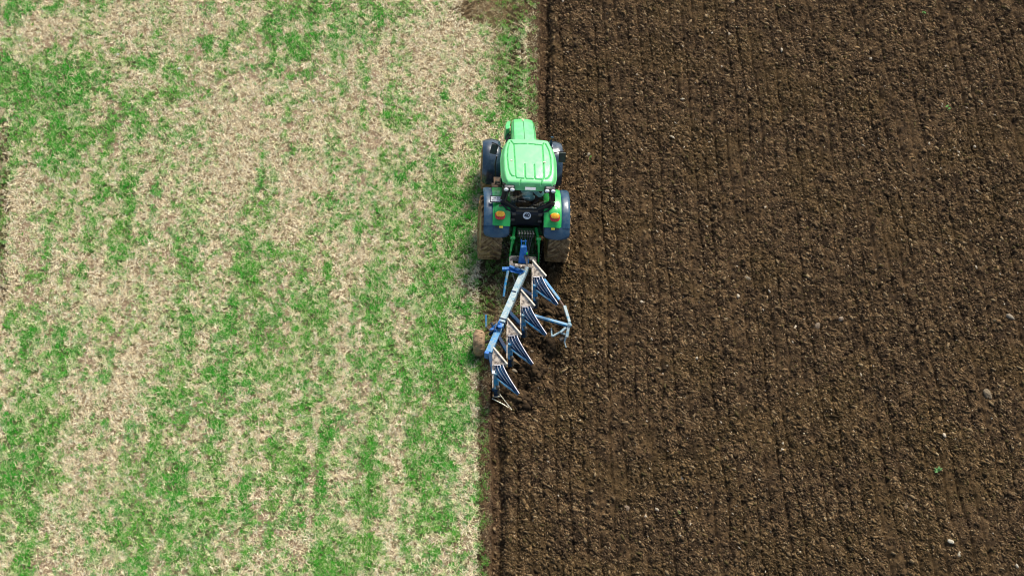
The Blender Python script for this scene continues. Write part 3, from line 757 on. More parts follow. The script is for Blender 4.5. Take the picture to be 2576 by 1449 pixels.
# rear window: chamfered frame with its pane
def rw(x_, t):      # t: 0 bottom .. 1 top of the rear wall
    return Vector((x_, -.27+.22*t - .0, 1.90+.78*t))
outer = [(-.56, 1.0), (-.665, .32), (-.27, -.02), (.27, -.02), (.665, .32), (.56, 1.0)]
inner = [(-.515, .97), (-.625, .31), (-.255, .035), (.255, .035), (.625, .31), (.515, .97)]
fr = MB(); n_ = Vector((0, -.07, .02))
o0 = [rw(*q) for q in outer]; i0 = [rw(*q) for q in inner]
for k in range(6):
    k2 = (k+1) % 6
    fr.loft([[o0[k], o0[k2], i0[k2], i0[k]], [p+n_ for p in (o0[k], o0[k2], i0[k2], i0[k])]])
rwin = fr.build('rear_window', M['black'], T, bevel=.008)
MB().prism([p+n_*.5 for p in i0], n_*.12).build('pane', M['glass'], rwin)
rm = MB()
edge_pts = [rw(x_, t_)+n_*1.08 for x_, t_ in [(-.59, .70), (-.652, .315), (-.264, -.005), (.264, -.005), (.652, .315), (.59, .70)]]
for a_, b_ in zip(edge_pts[:-1], edge_pts[1:]): rm.bar(a_, b_, .014)
rm.build('window_seal', M['iron'], rwin)
MB().tube([rw(-.25, .10)+n_*1.3, rw(.25, .10)+n_*1.3], .014).build('handle', M['fitting'], rwin)
wp = MB(); wp.bar(rw(-.0, .12)+n_*1.6, rw(.30, .45)+n_*1.6, .016); wp.build('wiper', M['black'], rwin)
# quarter panels: black shoulders beside and below the rear window
for sx in (-1, 1):
    sh = MB()
    sh.loft([[rw(sx*.56, 1.0), rw(sx*.70, .98), rw(sx*.78, .30)+Vector((0, .02, 0)), rw(sx*.66, .32)],
             [p+Vector((0, .06, -.01)) for p in (rw(sx*.56, 1.0), rw(sx*.70, .98), rw(sx*.78, .30), rw(sx*.66, .32))]])
    sh.loft([[rw(sx*.665, .32), rw(sx*.78, .22), rw(sx*.70, -.04), rw(sx*.40, -.22), rw(sx*.27, -.02)],
             [p+Vector((0, .10, -.03)) for p in (rw(sx*.665, .32), rw(sx*.78, .22), rw(sx*.70, -.04), rw(sx*.40, -.22), rw(sx*.27, -.02))]])
    sh.tube([rw(sx*.69, .14)+n_*.8, rw(sx*.58, .0)+n_*1.0, rw(sx*.42, -.14)+n_*1.0], .03, 8)
    sh.build('cab_shoulder', M['black'], T, bevel=.01)
# panes at sides, doors and front
for sx in (-1, 1):
    q = [Vector((sx*.685, .0, 1.80)), Vector((sx*.70, .66, 1.40)), Vector((sx*.71, .66, 2.58)), Vector((sx*.705, .05, 2.58))]
    MB().prism(q, (sx*.008, 0, 0)).build('side_window', M['glass'], T)
    q = [Vector((sx*.70, .76, 1.30)), Vector((sx*.54, 1.45, 1.30)), Vector((sx*.61, 1.34, 2.58)), Vector((sx*.71, .76, 2.58))]
    d = MB().prism(q, (sx*.008, 0, 0)).build('door', M['glass'], T)
    MB().bar((sx*.725, .85, 1.75), (sx*.72, .95, 1.75), .03).build('handle', M['black'], d)
MB().prism([(-.48, 1.53, 1.72), (.48, 1.53, 1.72), (.57, 1.39, 2.58), (-.57, 1.39, 2.58)], (0, .008, 0)).build('windscreen', M['glass'], T)
# interior
seat = MB(); seat.box((0, .36, 1.60), (.50, .50, .14)); seat.box((-.10, -.0, 1.72), (.40, .08, .34), Matrix.Rotation(R(8), 3, 'X')); seat.box((0, .5, 1.42), (.3, .3, .42))
seat.box((.38, .34, 1.82), (.10, .40, .08)); seat.box((-.34, .34, 1.82), (.08, .36, .06)); seat.build('driver_seat', M['seatm'], T, bevel=.04)
co = MB(); co.box((.52, .55, 1.55), (.22, .9, .62)); co.box((0, 1.35, 1.6), (.36, .2, .75)); co.build('console', M['black'], T, bevel=.03)
sw = MB(); c0 = Vector((0, 1.12, 2.02)); e1 = Vector((1, 0, 0)); e2 = Vector((0, .85, .53))
sw.tube([c0+e1*.2*math.cos(2*math.pi*i/20)+e2*.2*math.sin(2*math.pi*i/20) for i in range(21)], .016, 6)
for k in range(3): sw.bar(c0, c0+e1*.2*math.cos(2.1*k+.5)+e2*.2*math.sin(2.1*k+.5), .03, .015)
sw.tube([c0, c0+Vector((0, .18, -.35))], .035); sw.build('steering_wheel', M['black'], T, smooth=True)

# roof: carved shell with its grooves
def roof():
    N = 150; MM = 156
    uu = np.linspace(-1, 1, N); vv = np.linspace(-1, 1, MM)
    U, Vv = np.meshgrid(uu, vv)
    yc, hl = .72, .92
    # superellipse mapping so that the plan has rounded corners
    hwid = .80 - .10*sm(.1, 1, Vv) - .035*sm(-.3, -1, Vv)
    kx = (1-np.abs(Vv)**6*.17); ky = (1-np.abs(U)**4*.045)
    Xr = U*hwid*kx; Yr = yc+Vv*hl*ky
    du = 1-np.abs(U); dv = 1-np.abs(Vv)
    e_ = np.minimum(du*hwid*1.0, dv*hl)
    drop = .17*(1-sm(0, .13, e_))**1.6
    Zr = 2.865 - .03*U**2 - .035*Vv**2 - drop - .06*sm(-.80, -1, Vv)*(1-.5*np.abs(U)**2)
    def seg(x0, y0, x1, y1, wd=.014):
        dx_, dy_ = x1-x0, y1-y0; L2 = dx_*dx_+dy_*dy_
        t_ = np.clip(((Xr-x0)*dx_+(Yr-y0)*dy_)/L2, 0, 1)
        return np.exp(-(((Xr-x0-t_*dx_)**2+(Yr-y0-t_*dy_)**2)/wd**2))
    gr = np.zeros_like(Xr)
    def pl(pts):
        nonlocal gr
        for a_, b_ in zip(pts[:-1], pts[1:]): gr = np.maximum(gr, seg(*a_, *b_))
    pl([(-.40, .12), (-.42, 1.32), (-.50, 1.47)]); pl([(-.42, 1.34), (-.05, 1.36)]); pl([(0.0, 1.36), (.40, 1.33)])
    pl([(.40, .10), (.40, 1.33), (.44, 1.42)])
    pl([(-.40, .12), (-.37, .05), (-.17, .035)]); pl([(-.13, .56), (-.13, .07), (-.10, .03), (.09, .03)]); pl([(.14, .56), (.14, .07), (.17, .03), (.36, .03), (.40, .10)])
    pl([(-.44, .11), (-.50, .12), (-.56, .22), (-.60, .42), (-.62, .80), (-.60, 1.15), (-.55, 1.38)])
    pl([(.44, .06), (.50, .08), (.58, .22), (.61, .45), (.61, .85), (.57, 1.15), (.49, 1.40)])
    pl([(-.26, -.03), (-.28, -.11)]); pl([(.34, -.03), (.32, -.11)])
    Zt = Zr - .042*gr
    # notches for the work lights at the rear corners
    v1 = np.stack([Xr, Yr, Zt], -1).reshape(-1, 3); v2 = np.stack([Xr*.97, yc+(Yr-yc)*.97, np.minimum(Zr-.035, 2.66)], -1).reshape(-1, 3)
    id_ = np.arange(N*MM).reshape(MM, N); T_ = N*MM
    f1 = np.stack([id_[:-1, :-1], id_[:-1, 1:], id_[1:, 1:], id_[1:, :-1]], -1).reshape(-1, 4)
    f2 = f1[:, ::-1]+T_
    ring = np.concatenate([id_[0, :], id_[1:, -1], id_[-1, -2::-1], id_[-2:0:-1, 0]])
    r2 = np.roll(ring, -1)
    f3 = np.stack([ring, ring+T_, r2+T_, r2], -1)
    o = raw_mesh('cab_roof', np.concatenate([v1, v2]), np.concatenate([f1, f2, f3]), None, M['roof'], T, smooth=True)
    o.data.materials.append(M['groove'])
    mi = np.zeros(len(f1)+len(f2)+len(f3), dtype=np.int32); mi[:len(f1)] = (gr.ravel()[f1].min(1) > .50)
    o.data.polygons.foreach_set('material_index', mi); return o
rf = roof()
MB().box((.02, -.205, 2.695), (.30, .012, .08), Matrix.Rotation(R(-45), 3, 'X')).build('roof_sticker', M['white'], rf)
for p, d in (((-.50, .68), (.05, .03)), ((.44, .66), (.07, .035))):
    MB().box((p[0], p[1], 2.853), (d[0], d[1], .03)).build('roof_clip', M['fitting'], rf)
# work lights
for sx in (-1, 1):
    hz = MB().box((sx*.575, -.165, 2.655), (.34, .15, .17), taper=.85).build('work_light_housing', M['black'], T, bevel=.03)
    for dx_, dz_ in ((-.085, 0.0), (.085, 0.0)):
        MB().ball((sx*.575+dx_, -.245, 2.685), (.068, .045, .055), 14, 8).build('work_light', M['lamp'], T, smooth=True)
# beacon-side, mirrors, exhaust
MB().tube([(-.60, 1.38, 2.40), (-.86, 1.66, 2.42), (-1.0, 1.74, 2.40)], .018).build('mirror_arm', M['black'], T)
m1 = MB().box((-.93, 1.60, 2.28), (.20, .05, .30), Matrix.Rotation(R(-28), 3, 'X') @ Matrix.Rotation(R(10), 3, 'Y')).build('mirror', M['mirror'], T, bevel=.015)
MB().tube([(.60, 1.38, 2.42), (.85, 1.42, 2.44), (1.06, 1.50, 2.42)], .018).build('mirror_arm', M['black'], T)
m2 = MB().box((1.02, 1.38, 2.28), (.20, .05, .30), Matrix.Rotation(R(-25), 3, 'X')).build('mirror', M['mirror'], T, bevel=.015)
ex = MB(); ex.tube([(.66, 1.66, 1.25), (.68, 1.66, 2.45)], .075, 14); ex.tube([(.68, 1.66, 2.45), (.68, 1.67, 2.62), (.70, 1.73, 2.74)], .045, 12)
ex.build('exhaust_pipe', M['fender'], T, smooth=True)

# rear console below the window
rp = MB(); rp.loft([[Vector((-.46, -.22, 1.88)), Vector((.46, -.22, 1.88)), Vector((.46, -.02, 1.6)), Vector((-.46, -.02, 1.6))],
                    [Vector((-.44, -.36, 1.74)), Vector((.44, -.36, 1.74)), Vector((.44, -.1, 1.3)), Vector((-.44, -.1, 1.3))],
                    [Vector((-.42, -.40, 1.30)), Vector((.42, -.40, 1.30)), Vector((.42, -.12, 1.1)), Vector((-.42, -.12, 1.1))]])
rp.build('rear_panel', M['black'], T, bevel=.015)
MB().box((0, -.31, 1.83), (.62, .06, .05), Matrix.Rotation(R(-40), 3, 'X')).build('panel_ledge', M['iron'], T)
for x_, z_ in ((-.38, 1.80), (.38, 1.80), (-.39, 1.55), (.39, 1.52)):
    MB().box((x_, -.40, z_), (.12, .05, .08), Matrix.Rotation(R(-35), 3, 'X')).build('socket', M['iron'], T, bevel=.01)
# speed sign with the figure 40
sgp = Vector((0.0, -.415, 1.755)); nrm = Vector((0, -.62, .78)); upd = Vector((0, .78, .62))
sg = MB(); pts = [sgp+Vector((.115*math.cos(2*math.pi*i/28), 0, 0))+upd*(.105*math.sin(2*math.pi*i/28)) for i in range(28)]
sg = sg.prism(pts, nrm*.015).build('speed_sign', M['white'], T)
def text_mesh(body, size, loc, right, up, material, parent, name, thick=.003, off=.004):
    cu = bpy.data.curves.new(name, 'FONT'); cu.body = body; cu.size = size; cu.align_x = 'CENTER'; cu.align_y = 'CENTER'; cu.extrude = thick; cu.offset = off
    o = bpy.data.objects.new(name, cu); COL.objects.link(o)
    bpy.context.view_layer.update()
    me = bpy.data.meshes.new_from_object(o.evaluated_get(bpy.context.evaluated_depsgraph_get()))
    COL.objects.unlink(o); bpy.data.objects.remove(o)
    r_ = Vector(right).normalized(); u_ = Vector(up).normalized(); n_2 = r_.cross(u_)
    mt = Matrix(((r_.x, u_.x, n_2.x, loc[0]), (r_.y, u_.y, n_2.y, loc[1]), (r_.z, u_.z, n_2.z, loc[2]), (0, 0, 0, 1)))
    me.transform(mt); me.name = name; me.materials.clear(); me.materials.append(material)
    o = bpy.data.objects.new(name, me); COL.objects.link(o); o.parent = parent; return o
text_mesh('40', .155, sgp+nrm*.019, (1, 0, 0), upd, M['ink'], sg, 'sign_number')
# number plate on the left fender
npn = Vector((0, -.5, .87)); npu = Vector((0, .87, .5)); npc = Vector((-.88, -.12, 2.07))
def quad(c, hw, hh, th, nn, uu, mm, nm, par):
    return MB().prism([c+Vector((sx_*hw, 0, 0))+uu*(sy_*hh) for sx_, sy_ in ((-1, -1), (1, -1), (1, 1), (-1, 1))], nn*th).build(nm, mm, par)
pl_ = quad(npc, .19, .095, .02, npn, npu, M['ink'], 'number_plate', T)
quad(npc+npn*.021, .165, .070, .003, npn, npu, M['white'], 'plate_face', pl_)
for r_, row in enumerate(((-.10, -.065, -.03, .03, .065, .10), (-.11, -.075, .035, .075, .11))):
    for x_ in row: MB().box(npc+npn*.0265+Vector((x_, 0, 0))+npu*(.03-.06*r_), (.016, .032, .003), Matrix.Rotation(R(30), 3, 'X')).build('plate_mark', M['iron'], pl_)
MB().tube([npc-npn*.01, npc-npn*.12], .02).build('plate_bracket', M['black'], pl_)
MB().box((-.76, -.30, 2.00), (.10, .06, .05)).build('plate_lamp', M['iron'], T, bevel=.01)

# hitch: couplers, lift arms, rods, lower links, top link, chains
vb = MB(); vb.box((0, -.50, 1.32), (.48, .22, .20)); vb.build('hydraulic_block', M['dkgreen'], T, bevel=.02)
rs = random.Random(5)
for i in range(12):
    x_ = -.2+.08*(i % 6); z_ = 1.43 if i < 6 else 1.32
    c = MB(); c.tube([(x_, -.52, z_), (x_+.01, -.64, z_+.04)], .024, 8); c.ball((x_+.01, -.65, z_+.045), .03, 8, 5)
    c.build('coupler', M['fitting'] if rs.random() > .4 else M['iron'], T, smooth=True)
ho = MB()
for i in range(6):
    x_ = -.2+.08*i; ho.tube([(x_, -.63, 1.46), (x_*.8, -.78, 1.42), (x_*.4+.02, -1.0, 1.15), (.03+x_*.15, -1.25, 1.05), (.05, -1.45, 1.0)], .014, 6)
ho.build('hydraulic_hoses', M['black'], T, smooth=True)
for sx in (-1, 1):
    la = MB(); la.bar((sx*.30, -.30, 1.28), (sx*.36, -.72, 1.34), .09, .14, .07, .09); la.tube([(sx*.30, -.72, 1.34), (sx*.44, -.72, 1.34)], .05, 10)
    la = la.build('lift_arm', M['green'], T, bevel=.015)
    lr = MB(); lr.tube([(sx*.37, -.72, 1.32), (sx*.40, -.90, .98)], .035); lr.tube([(sx*.40, -.90, .98), (sx*.42, -.98, .66)], .022); lr.box((sx*.37, -.74, 1.22), (.10, .09, .12))
    lr.build('lift_rod', M['green'], T, smooth=True)
    ll = MB(); ll.bar((sx*.28, -.30, .62), (sx*.42, -.98, .60), .06, .10); ll.bar((sx*.42, -.98, .60), (sx*.40, -1.38, .62), .05, .09); ll.build('lower_link', M['dkgreen'], T, bevel=.01)
    ch = MB()
    for i in range(9):
        t_ = i/8; ch.ball((sx*(.58-.14*t_), -.25-.8*t_, .66+.04*math.sin(5*t_)), (.022, .04, .022), 6, 4)
    ch.build('check_chain', M['iron'], T)
    MB().tube([(sx*.20, -.5, 1.05), (sx*.23, -.66, 1.05), (sx*.22, -.8, .8)], .035, 8).build('lift_cylinder', M['dkgreen'], T, smooth=True)
tlk = MB(); tlk.tube([(0, -.52, 1.10), (.02, -.90, 1.12)], .038); tlk.tube([(.02, -.90, 1.12), (.04, -1.14, 1.15)], .026); tlk.tube([(-.02, -.88, 1.12), (.05, -.93, 1.18)], .015); tlk.build('top_link', M['green'], T, smooth=True)
db = MB(); db.box((0, -.66, .52), (.36, .5, .06)); db.box((0, -.78, .70), (.42, .06, .10)); db.box((0, -.62, .95), (.44, .05, .05)); db.build('drawbar', M['dkgreen'], T, bevel=.01)
MB().tube([(0, -.55, .85), (0, -.75, .85)], .03, 10).build('power_shaft', M['fitting'], T)
MB().bar((-.30, -1.02, .90), (.24, -1.03, .90), .02).build('spreader_bar', M['fitting'], T)

# ------------------------------------------------------------------ DRIVER (seen through the rear window)
def skin_fig(name, joints, bones, material, parent=None, sub=2, root=0):
    me = bpy.data.meshes.new(name); me.from_pydata([j[0] for j in joints], bones, [])
    o = bpy.data.objects.new(name, me); COL.objects.link(o)
    if parent: o.parent = parent
    sk = o.modifiers.new('skin', 'SKIN'); sv = me.skin_vertices[0].data
    for i, j in enumerate(joints):
        r_ = j[1]; sv[i].radius = r_ if hasattr(r_, '__len__') else (r_, r_)
    sv[root].use_root = True
    sk.use_smooth_shade = True
    s2 = o.modifiers.new('sub', 'SUBSURF'); s2.levels = sub; s2.render_levels = sub
    me.materials.append(material); return o
DOFF = T.rotation_euler.to_matrix() @ Vector((.03, -.27, -.10))
D0 = empty('person', 'driver in a pale blue shirt sitting in the tractor cab, one arm out', 'person', T.location+DOFF, T.rotation_euler)
J = [((.06, .46, 1.86), (.17, .13)), ((.03, .42, 2.02), (.15, .115)), ((-.03, .42, 2.20), (.17, .12)), ((-.08, .46, 2.37), (.15, .10)), ((-.09, .50, 2.46), (.06, .06)), ((-.09, .53, 2.53), (.055, .055)),
     ((.12, .44, 2.35), .075), ((.33, .36, 2.13), .058), ((.44, .58, 2.02), .042), ((.45, .66, 2.02), (.035, .022)),                       # right arm out to the armrest
     ((-.28, .52, 2.32), .07), ((-.33, .74, 2.12), .055), ((-.20, .98, 2.08), .04), ((-.17, 1.05, 2.09), (.035, .022)),                   # left arm to the wheel
     ((.17, .55, 1.84), .10), ((.19, .92, 1.82), .075), ((.18, 1.02, 1.42), .055), ((.18, 1.05, 1.30), .045), ((.18, 1.20, 1.28), .045),
     ((-.08, .55, 1.84), .10), ((-.14, .92, 1.82), .075), ((-.15, 1.02, 1.42), .055), ((-.15, 1.05, 1.30), .045), ((-.15, 1.20, 1.28), .045)]
B = [(0, 1), (1, 2), (2, 3), (3, 4), (4, 5), (3, 6), (6, 7), (7, 8), (8, 9), (3, 10), (10, 11), (11, 12), (12, 13), (0, 14), (14, 15), (15, 16), (16, 17), (17, 18), (0, 19), (19, 20), (20, 21), (21, 22), (22, 23)]
body = skin_fig('body', J, B, M['shirt'], D0)
LJ = [J[0], J[14], J[15], J[16], J[19], J[20], J[21]]
LJ = [(p, (r_[0]*1.06, r_[1]*1.06) if hasattr(r_, '__len__') else r_*1.12) for p, r_ in LJ]
skin_fig('trousers', LJ, [(0, 1), (1, 2), (2, 3), (0, 4), (4, 5), (5, 6)], M['trousers'], D0)
hd = MB(); hd.ball((-.09, .57, 2.60), (.075, .095, .115), 18, 12)
hd.loft([[Vector((-.09+a_, .66+b_, 2.60+c_)) for a_, c_ in ((-.014, .0), (.014, 0), (.016, -.03), (-.016, -.03))] for b_ in (0, .024)])    # nose
for sx in (-1, 1): hd.ball((-.09+sx*.077, .565, 2.60), (.012, .02, .03), 8, 5)
hd = hd.build('head', M['skin'], D0, smooth=True)
for sx in (-1, 1): MB().ball((-.09+sx*.03, .653, 2.62), .011, 8, 5).build('eye', M['ink'], hd)
MB().ball((-.09, .655, 2.55), (.025, .01, .007), 8, 5).build('mouth', M['red'], hd)
MB().ball((-.09, .555, 2.635), (.083, .10, .10), 18, 10).build('hair', M['hair'], D0, smooth=True)
def hand(base, direction, side, nm='hand'):
    b = Vector(base); d = Vector(direction).normalized(); s_ = d.cross(Vector((0, 0, 1))).normalized(); dn = Vector((0, 0, -1))
    jj = [(b, (.028, .018)), (b+d*.05, (.036, .016)), (b+d*.085, (.036, .014))]; bb = [(0, 1), (1, 2)]
    for k, (o_, L_) in enumerate(((-.033, .062), (-.011, .075), (.011, .07), (.033, .055))):
        i0_ = len(jj); st_ = b+d*.085+s_*o_
        jj += [(st_, .010), (st_+d*L_*.5+dn*.008, .009), (st_+d*L_*.75+dn*.03, .0085), (st_+d*L_*.72+dn*.052, .008)]
        bb += [(2, i0_), (i0_, i0_+1), (i0_+1, i0_+2), (i0_+2, i0_+3)]
    i0_ = len(jj); jj += [(b+d*.03+s_*side*.04, .011), (b+d*.06+s_*side*.062+dn*.012, .010), (b+d*.09+s_*side*.05+dn*.03, .009)]
    bb += [(1, i0_), (i0_, i0_+1), (i0_+1, i0_+2)]
    return skin_fig(nm, jj, bb, M['skin'], D0, 1)
hand((.455, .665, 2.02), (.05, 1, 0), -1); hand((-.165, 1.06, 2.09), (.3, 1, .1), 1)

OFF = {'rear_fender': (.09, .055), 'tail_light': (.05, .035), 'reflector': (.08, .05), 'marker_lamp': (.08, .05), 'front_fender': (.10, .02), 'front_wheel': (.06, 0), 'hood': (.24, .10),
       'side_cover': (.24, .10), 'side_hoses': (.24, .10), 'cab_roof': (.13, .05), 'roof_sticker': (.07, .05), 'roof_clip': (.14, .05), 'work_light_housing': (.10, .06), 'work_light': (.10, .06)}
CABOFF = (.12, .085)
CABN = ('cab_frame', 'rear_window', 'cab_shoulder', 'side_window', 'door', 'windscreen', 'driver_seat', 'console', 'steering_wheel', 'mirror_arm', 'mirror', 'exhaust_pipe', 'rear_panel', 'panel_ledge',
        'socket', 'speed_sign', 'number_plate', 'plate_lamp', 'door_rail', 'grab_rail', 'cab_steps')
for ch_ in T.children:
    k = ch_.name.split('.')[0]; o_ = OFF.get(k) or (CABOFF if k in CABN else None)
    if o_: ch_.location = (ch_.location.x, ch_.location.y+o_[0], ch_.location.z+o_[1])
D0.location = D0.location + T.rotation_euler.to_matrix() @ Vector((0, CABOFF[0], CABOFF[1]))

# ------------------------------------------------------------------ PLOUGH
PL = empty('reversible_plough', 'blue four-furrow reversible plough with slatted mouldboards hitched behind the tractor', 'plough', at(1289, 760))
def world_build(mb, name, material, parent, **kw):
    """geometry given in world coordinates, re-based on its thing"""
    o = PL.location
    mb.v = [(v[0]-o.x, v[1]-o.y, v[2]-o.z) for v in mb.v]
    return mb.build(name, material, parent, **kw)
ZB = .68
A_ = at(1322, 676, ZB); B_ = at(1229, 889, ZB); bd = (B_-A_)
mid = A_+bd*.66
bm_ = MB(); bm_.bar(A_-bd*.02, mid, .185, .17)
beam = world_build(bm_, 'main_beam', M['beamdust'], PL, bevel=.012, label='dusty pale blue main beam')
world_build(MB().bar(mid, B_, .185, .17), 'rear_beam', M['beam'], PL, bevel=.012)
world_build(MB().bar(B_+bd*.001-Vector((.03, 0, 0)), B_+bd*.03-Vector((.035, 0, 0)), .12, .24), 'beam_end_plate', M['blue'], PL, bevel=.01)
# split near the headstock and bolted collars
for t_ in (.30, .62, .66, .71):
    p = A_+bd*t_; world_build(MB().bar(p-bd.normalized()*.018, p+bd.normalized()*.018, .215, .205), 'beam_collar', M['navy'], PL, bevel=.006)
s1 = MB(); s1.bar(at(1327, 672, .80), at(1291, 757, .78), .035, .03); world_build(s1, 'adjusting_strut', M['beamdust'], PL)
# headstock
hs_ = MB(); hs_.bar(at(1283, 650, .74), at(1347, 652, .74), .13, .10); hs_.bar(at(1284, 668, .72), at(1346, 672, .72), .12, .10)
hs_.bar(at(1285, 648, .72), at(1286, 672, .70), .10, .12); hs_.bar(at(1344, 650, .72), at(1345, 682, .70), .11, .12)
hs = world_build(hs_, 'headstock', M['cream'], PL, bevel=.012)
tw_ = MB()
top = at(1317, 618, 1.22)
tw_.loft([[at(1304, 655, .78), at(1330, 656, .78), at(1330, 663, .80), at(1304, 662, .80)],
          [top+Vector((-.08, .03, 0)), top+Vector((.08, .03, 0)), top+Vector((.08, -.06, 0)), top+Vector((-.08, -.06, 0))]])
for sx in (-1, 1): tw_.bar(top+Vector((sx*.055, 0, -.04)), top+Vector((sx*.06, .16, .08)), .03, .07)
tw_.tube([top+Vector((-.09, .12, .05)), top+Vector((.09, .12, .05))], .022)
world_build(tw_, 'tower', M['blue'], PL, bevel=.01)
ab = MB(); ab.tube([at(1279, 641, .62), at(1346, 643, .62)], .035); world_build(ab, 'cross_shaft', M['dkgreen'], PL)
bp_ = MB(); bp_.loft([[at(1282, 666, .80), at(1322, 682, .80), at(1310, 690, .80), at(1284, 684, .80)], [at(1282, 666, .74), at(1322, 682, .74), at(1310, 690, .74), at(1284, 684, .74)]])
bp_.bar(at(1263, 677, .78), at(1300, 676, .78), .10, .08); bp_.bar(at(1282, 670, .86), at(1307, 681, .86), .05, .05)
world_build(bp_, 'swivel_plate', M['blue'], PL, bevel=.008)
cyl = MB(); cyl.tube([at(1296, 668, .92), at(1320, 672, .92)], .06, 12); cyl.ball(at(1310, 672, .96), .05)
world_build(cyl, 'turnover_cylinder', M['cream'], PL, smooth=True)
rod = MB(); rod.tube([at(1278, 681, .80), at(1271, 715, .62), at(1267, 746, .45)], .042, 10, .03); world_build(rod, 'support_rod', M['beam'], PL, smooth=True)
MBx = MB().ball(at(1266, 746, .42), .045); MBx.tube([at(1262, 745, .42), at(1272, 749, .42)], .02); world_build(MBx, 'rod_end', M['iron'], PL)
world_build(MB().tube([at(1289, 688, .62), at(1296, 708, .5), at(1294, 722, .4), at(1285, 740, .3)], .022), 'parking_stand', M['cream'], PL, smooth=True)

TIPZ = 1.42
STN = [(1338.5, 655), (1309.5, 729), (1275.5, 801), (1240, 874)]
def station(i):
    tx, ty = STN[i]; o0_ = at(tx, ty, TIPZ); ref = at(*STN[0], TIPZ)
    def L(px, py, z): return at(px, py, z)-ref+o0_       # points measured on the first body
    def low(p): return Vector((p.x, p.y, 2*ZB-p.z))      # the mirrored working body below
    for side in (0, 1):
        q = (lambda p: low(p)) if side else (lambda p: p)
        lg = MB(); c1 = L(1346.5, 745, ZB+.06); c2 = L(1346, 716, ZB+.50)
        lg.bar(q(c1), q(c2), .13, .16, .11, .10, up=(0, 1, 0))
        lg.bar(q(L(1346, 757, ZB)), q(c1), .10, .14)
        lg = world_build(lg, 'plough_body', M['beam'] if side == 0 else M['navy'], PL, bevel=.012)
        sh_ = MB(); a = q(L(1339, 655, TIPZ)); b = q(L(1374.5, 694, TIPZ-.03)); c = q(L(1371, 701, TIPZ-.12)); d = q(L(1357, 697, TIPZ-.16)); e = q(L(1345, 700, TIPZ-.16)); f = q(L(1337.5, 694, TIPZ-.10))
        dn = Vector((0, 0, -.02 if not side else .02))
        shm = M['mud'] if side else M['cream']
        sh_.loft([[a, b, c, d, e, f], [p+dn for p in (a, b, c, d, e, f)]]); sh_ = world_build(sh_, 'share', shm, lg)
        world_build(MB().bar(q(L(1340, 655, TIPZ+.01)), q(L(1374.5, 694.5, TIPZ-.02)), .04, .035), 'share_edge', M['edge'] if not side else shm, sh_)
        world_build(MB().bar(q(L(1338.8, 670, TIPZ-.03)), q(L(1338.8, 752 if not side else 700, TIPZ-(.30 if not side else .05))), .03, .05), 'landside', shm, lg)
        # mouldboard sheet and the four slats on it
        S0 = [(1344, 698, TIPZ-.17), (1350, 697, TIPZ-.15), (1356, 696, TIPZ-.13), (1363, 696, TIPZ-.10)]
        S1 = [(1350, 722, TIPZ-.28), (1358, 721, TIPZ-.22), (1367, 721, TIPZ-.17), (1374, 720, TIPZ-.12)]
        S2 = [(1383, 749, TIPZ-.42), (1396, 762, TIPZ-.38), (1402, 767, TIPZ-.30), (1404, 765, TIPZ-.22)]
        if i == 0 and not side: pass
        def curve(k, n=9):
            p0, p1, p2 = Vector(S0[k]), Vector(S1[k]), Vector(S2[k]); pm = p1*2-(p0+p2)*.5; out = []
            for j in range(n):
                t_ = j/(n-1); p = p0*(1-t_)**2+pm*2*t_*(1-t_)+p2*t_*t_
                # keep the bow gentle
                lin = p0*(1-t_)+p2*t_; p = lin+(p-lin)*.85
                out.append(q(L(p.x, p.y, p.z)))
            return out
        if side:
            g_ = [curve(k, 7) for k in (0, 1, 2)]
            g_ = [[Vector((p.x, p.y+.10, min(p.z*.35-.20, .01))) for p in c_] for c_ in g_]
            world_build(MB().sheet(g_, .015), 'mouldboard', M['mud'], lg, smooth=True)
        for k in range(0 if side else 4):
            cv = curve(k)
            # slat: a curved strip, navy face with a rubbed bright edge
            wv = (cv[-1]-cv[0]).cross(Vector((0, 0, 1))).normalized()
            stp = MB(); stp.sheet([[p+wv*.006+Vector((0, 0, -.012)), p+wv*(.075-.035*j_/8)+Vector((0, 0, -.030))] for j_, p in enumerate(cv)], .012)
            sl = world_build(stp, 'slat', M['navy'], lg, smooth=True)
            eb = MB().tube([p+Vector((0, 0, .008)) for p in cv], .014, 6)
            o2 = world_build(eb, 'slat_edge', M['steel'], lg, smooth=True)
        if not side: world_build(MB().tube([q(L(1350, 731, ZB+.40)), q(L(1372, 748, ZB+.42)), q(L(1395.5, 764, ZB+.40))], .028, 8), 'stay', M['beam'], lg, smooth=True)
        if not side:
            kn = MB(); kn.tube([L(1346, 745, ZB+.1), L(1351, 757, ZB-.05), L(1353, 772, ZB-.22)], .05, 8, .025); kn.ball(L(1350, 752, ZB+.05), .07, 8, 5)
            world_build(kn, 'skimmer', M['iron'], lg, smooth=True)
            world_build(MB().bar(L(1342, 697, TIPZ-.10), L(1358, 697, TIPZ-.10), .018), 'cross_brace', M['steel'], lg)
    # carrier arm from the beam to the body
    t_ = [.22, .50, .78, .985][i]; pb = A_+bd*t_
    world_build(MB().bar(pb, L(1346, 750, ZB), .10, .12), 'body_carrier', M['navy'], PL, bevel=.01)
for i in range(4): station(i)
# white tag on the last landside
world_build(MB().box(at(1241, 936, TIPZ-.16), (.075, .10, .03)), 'tag', M['white'], PL)
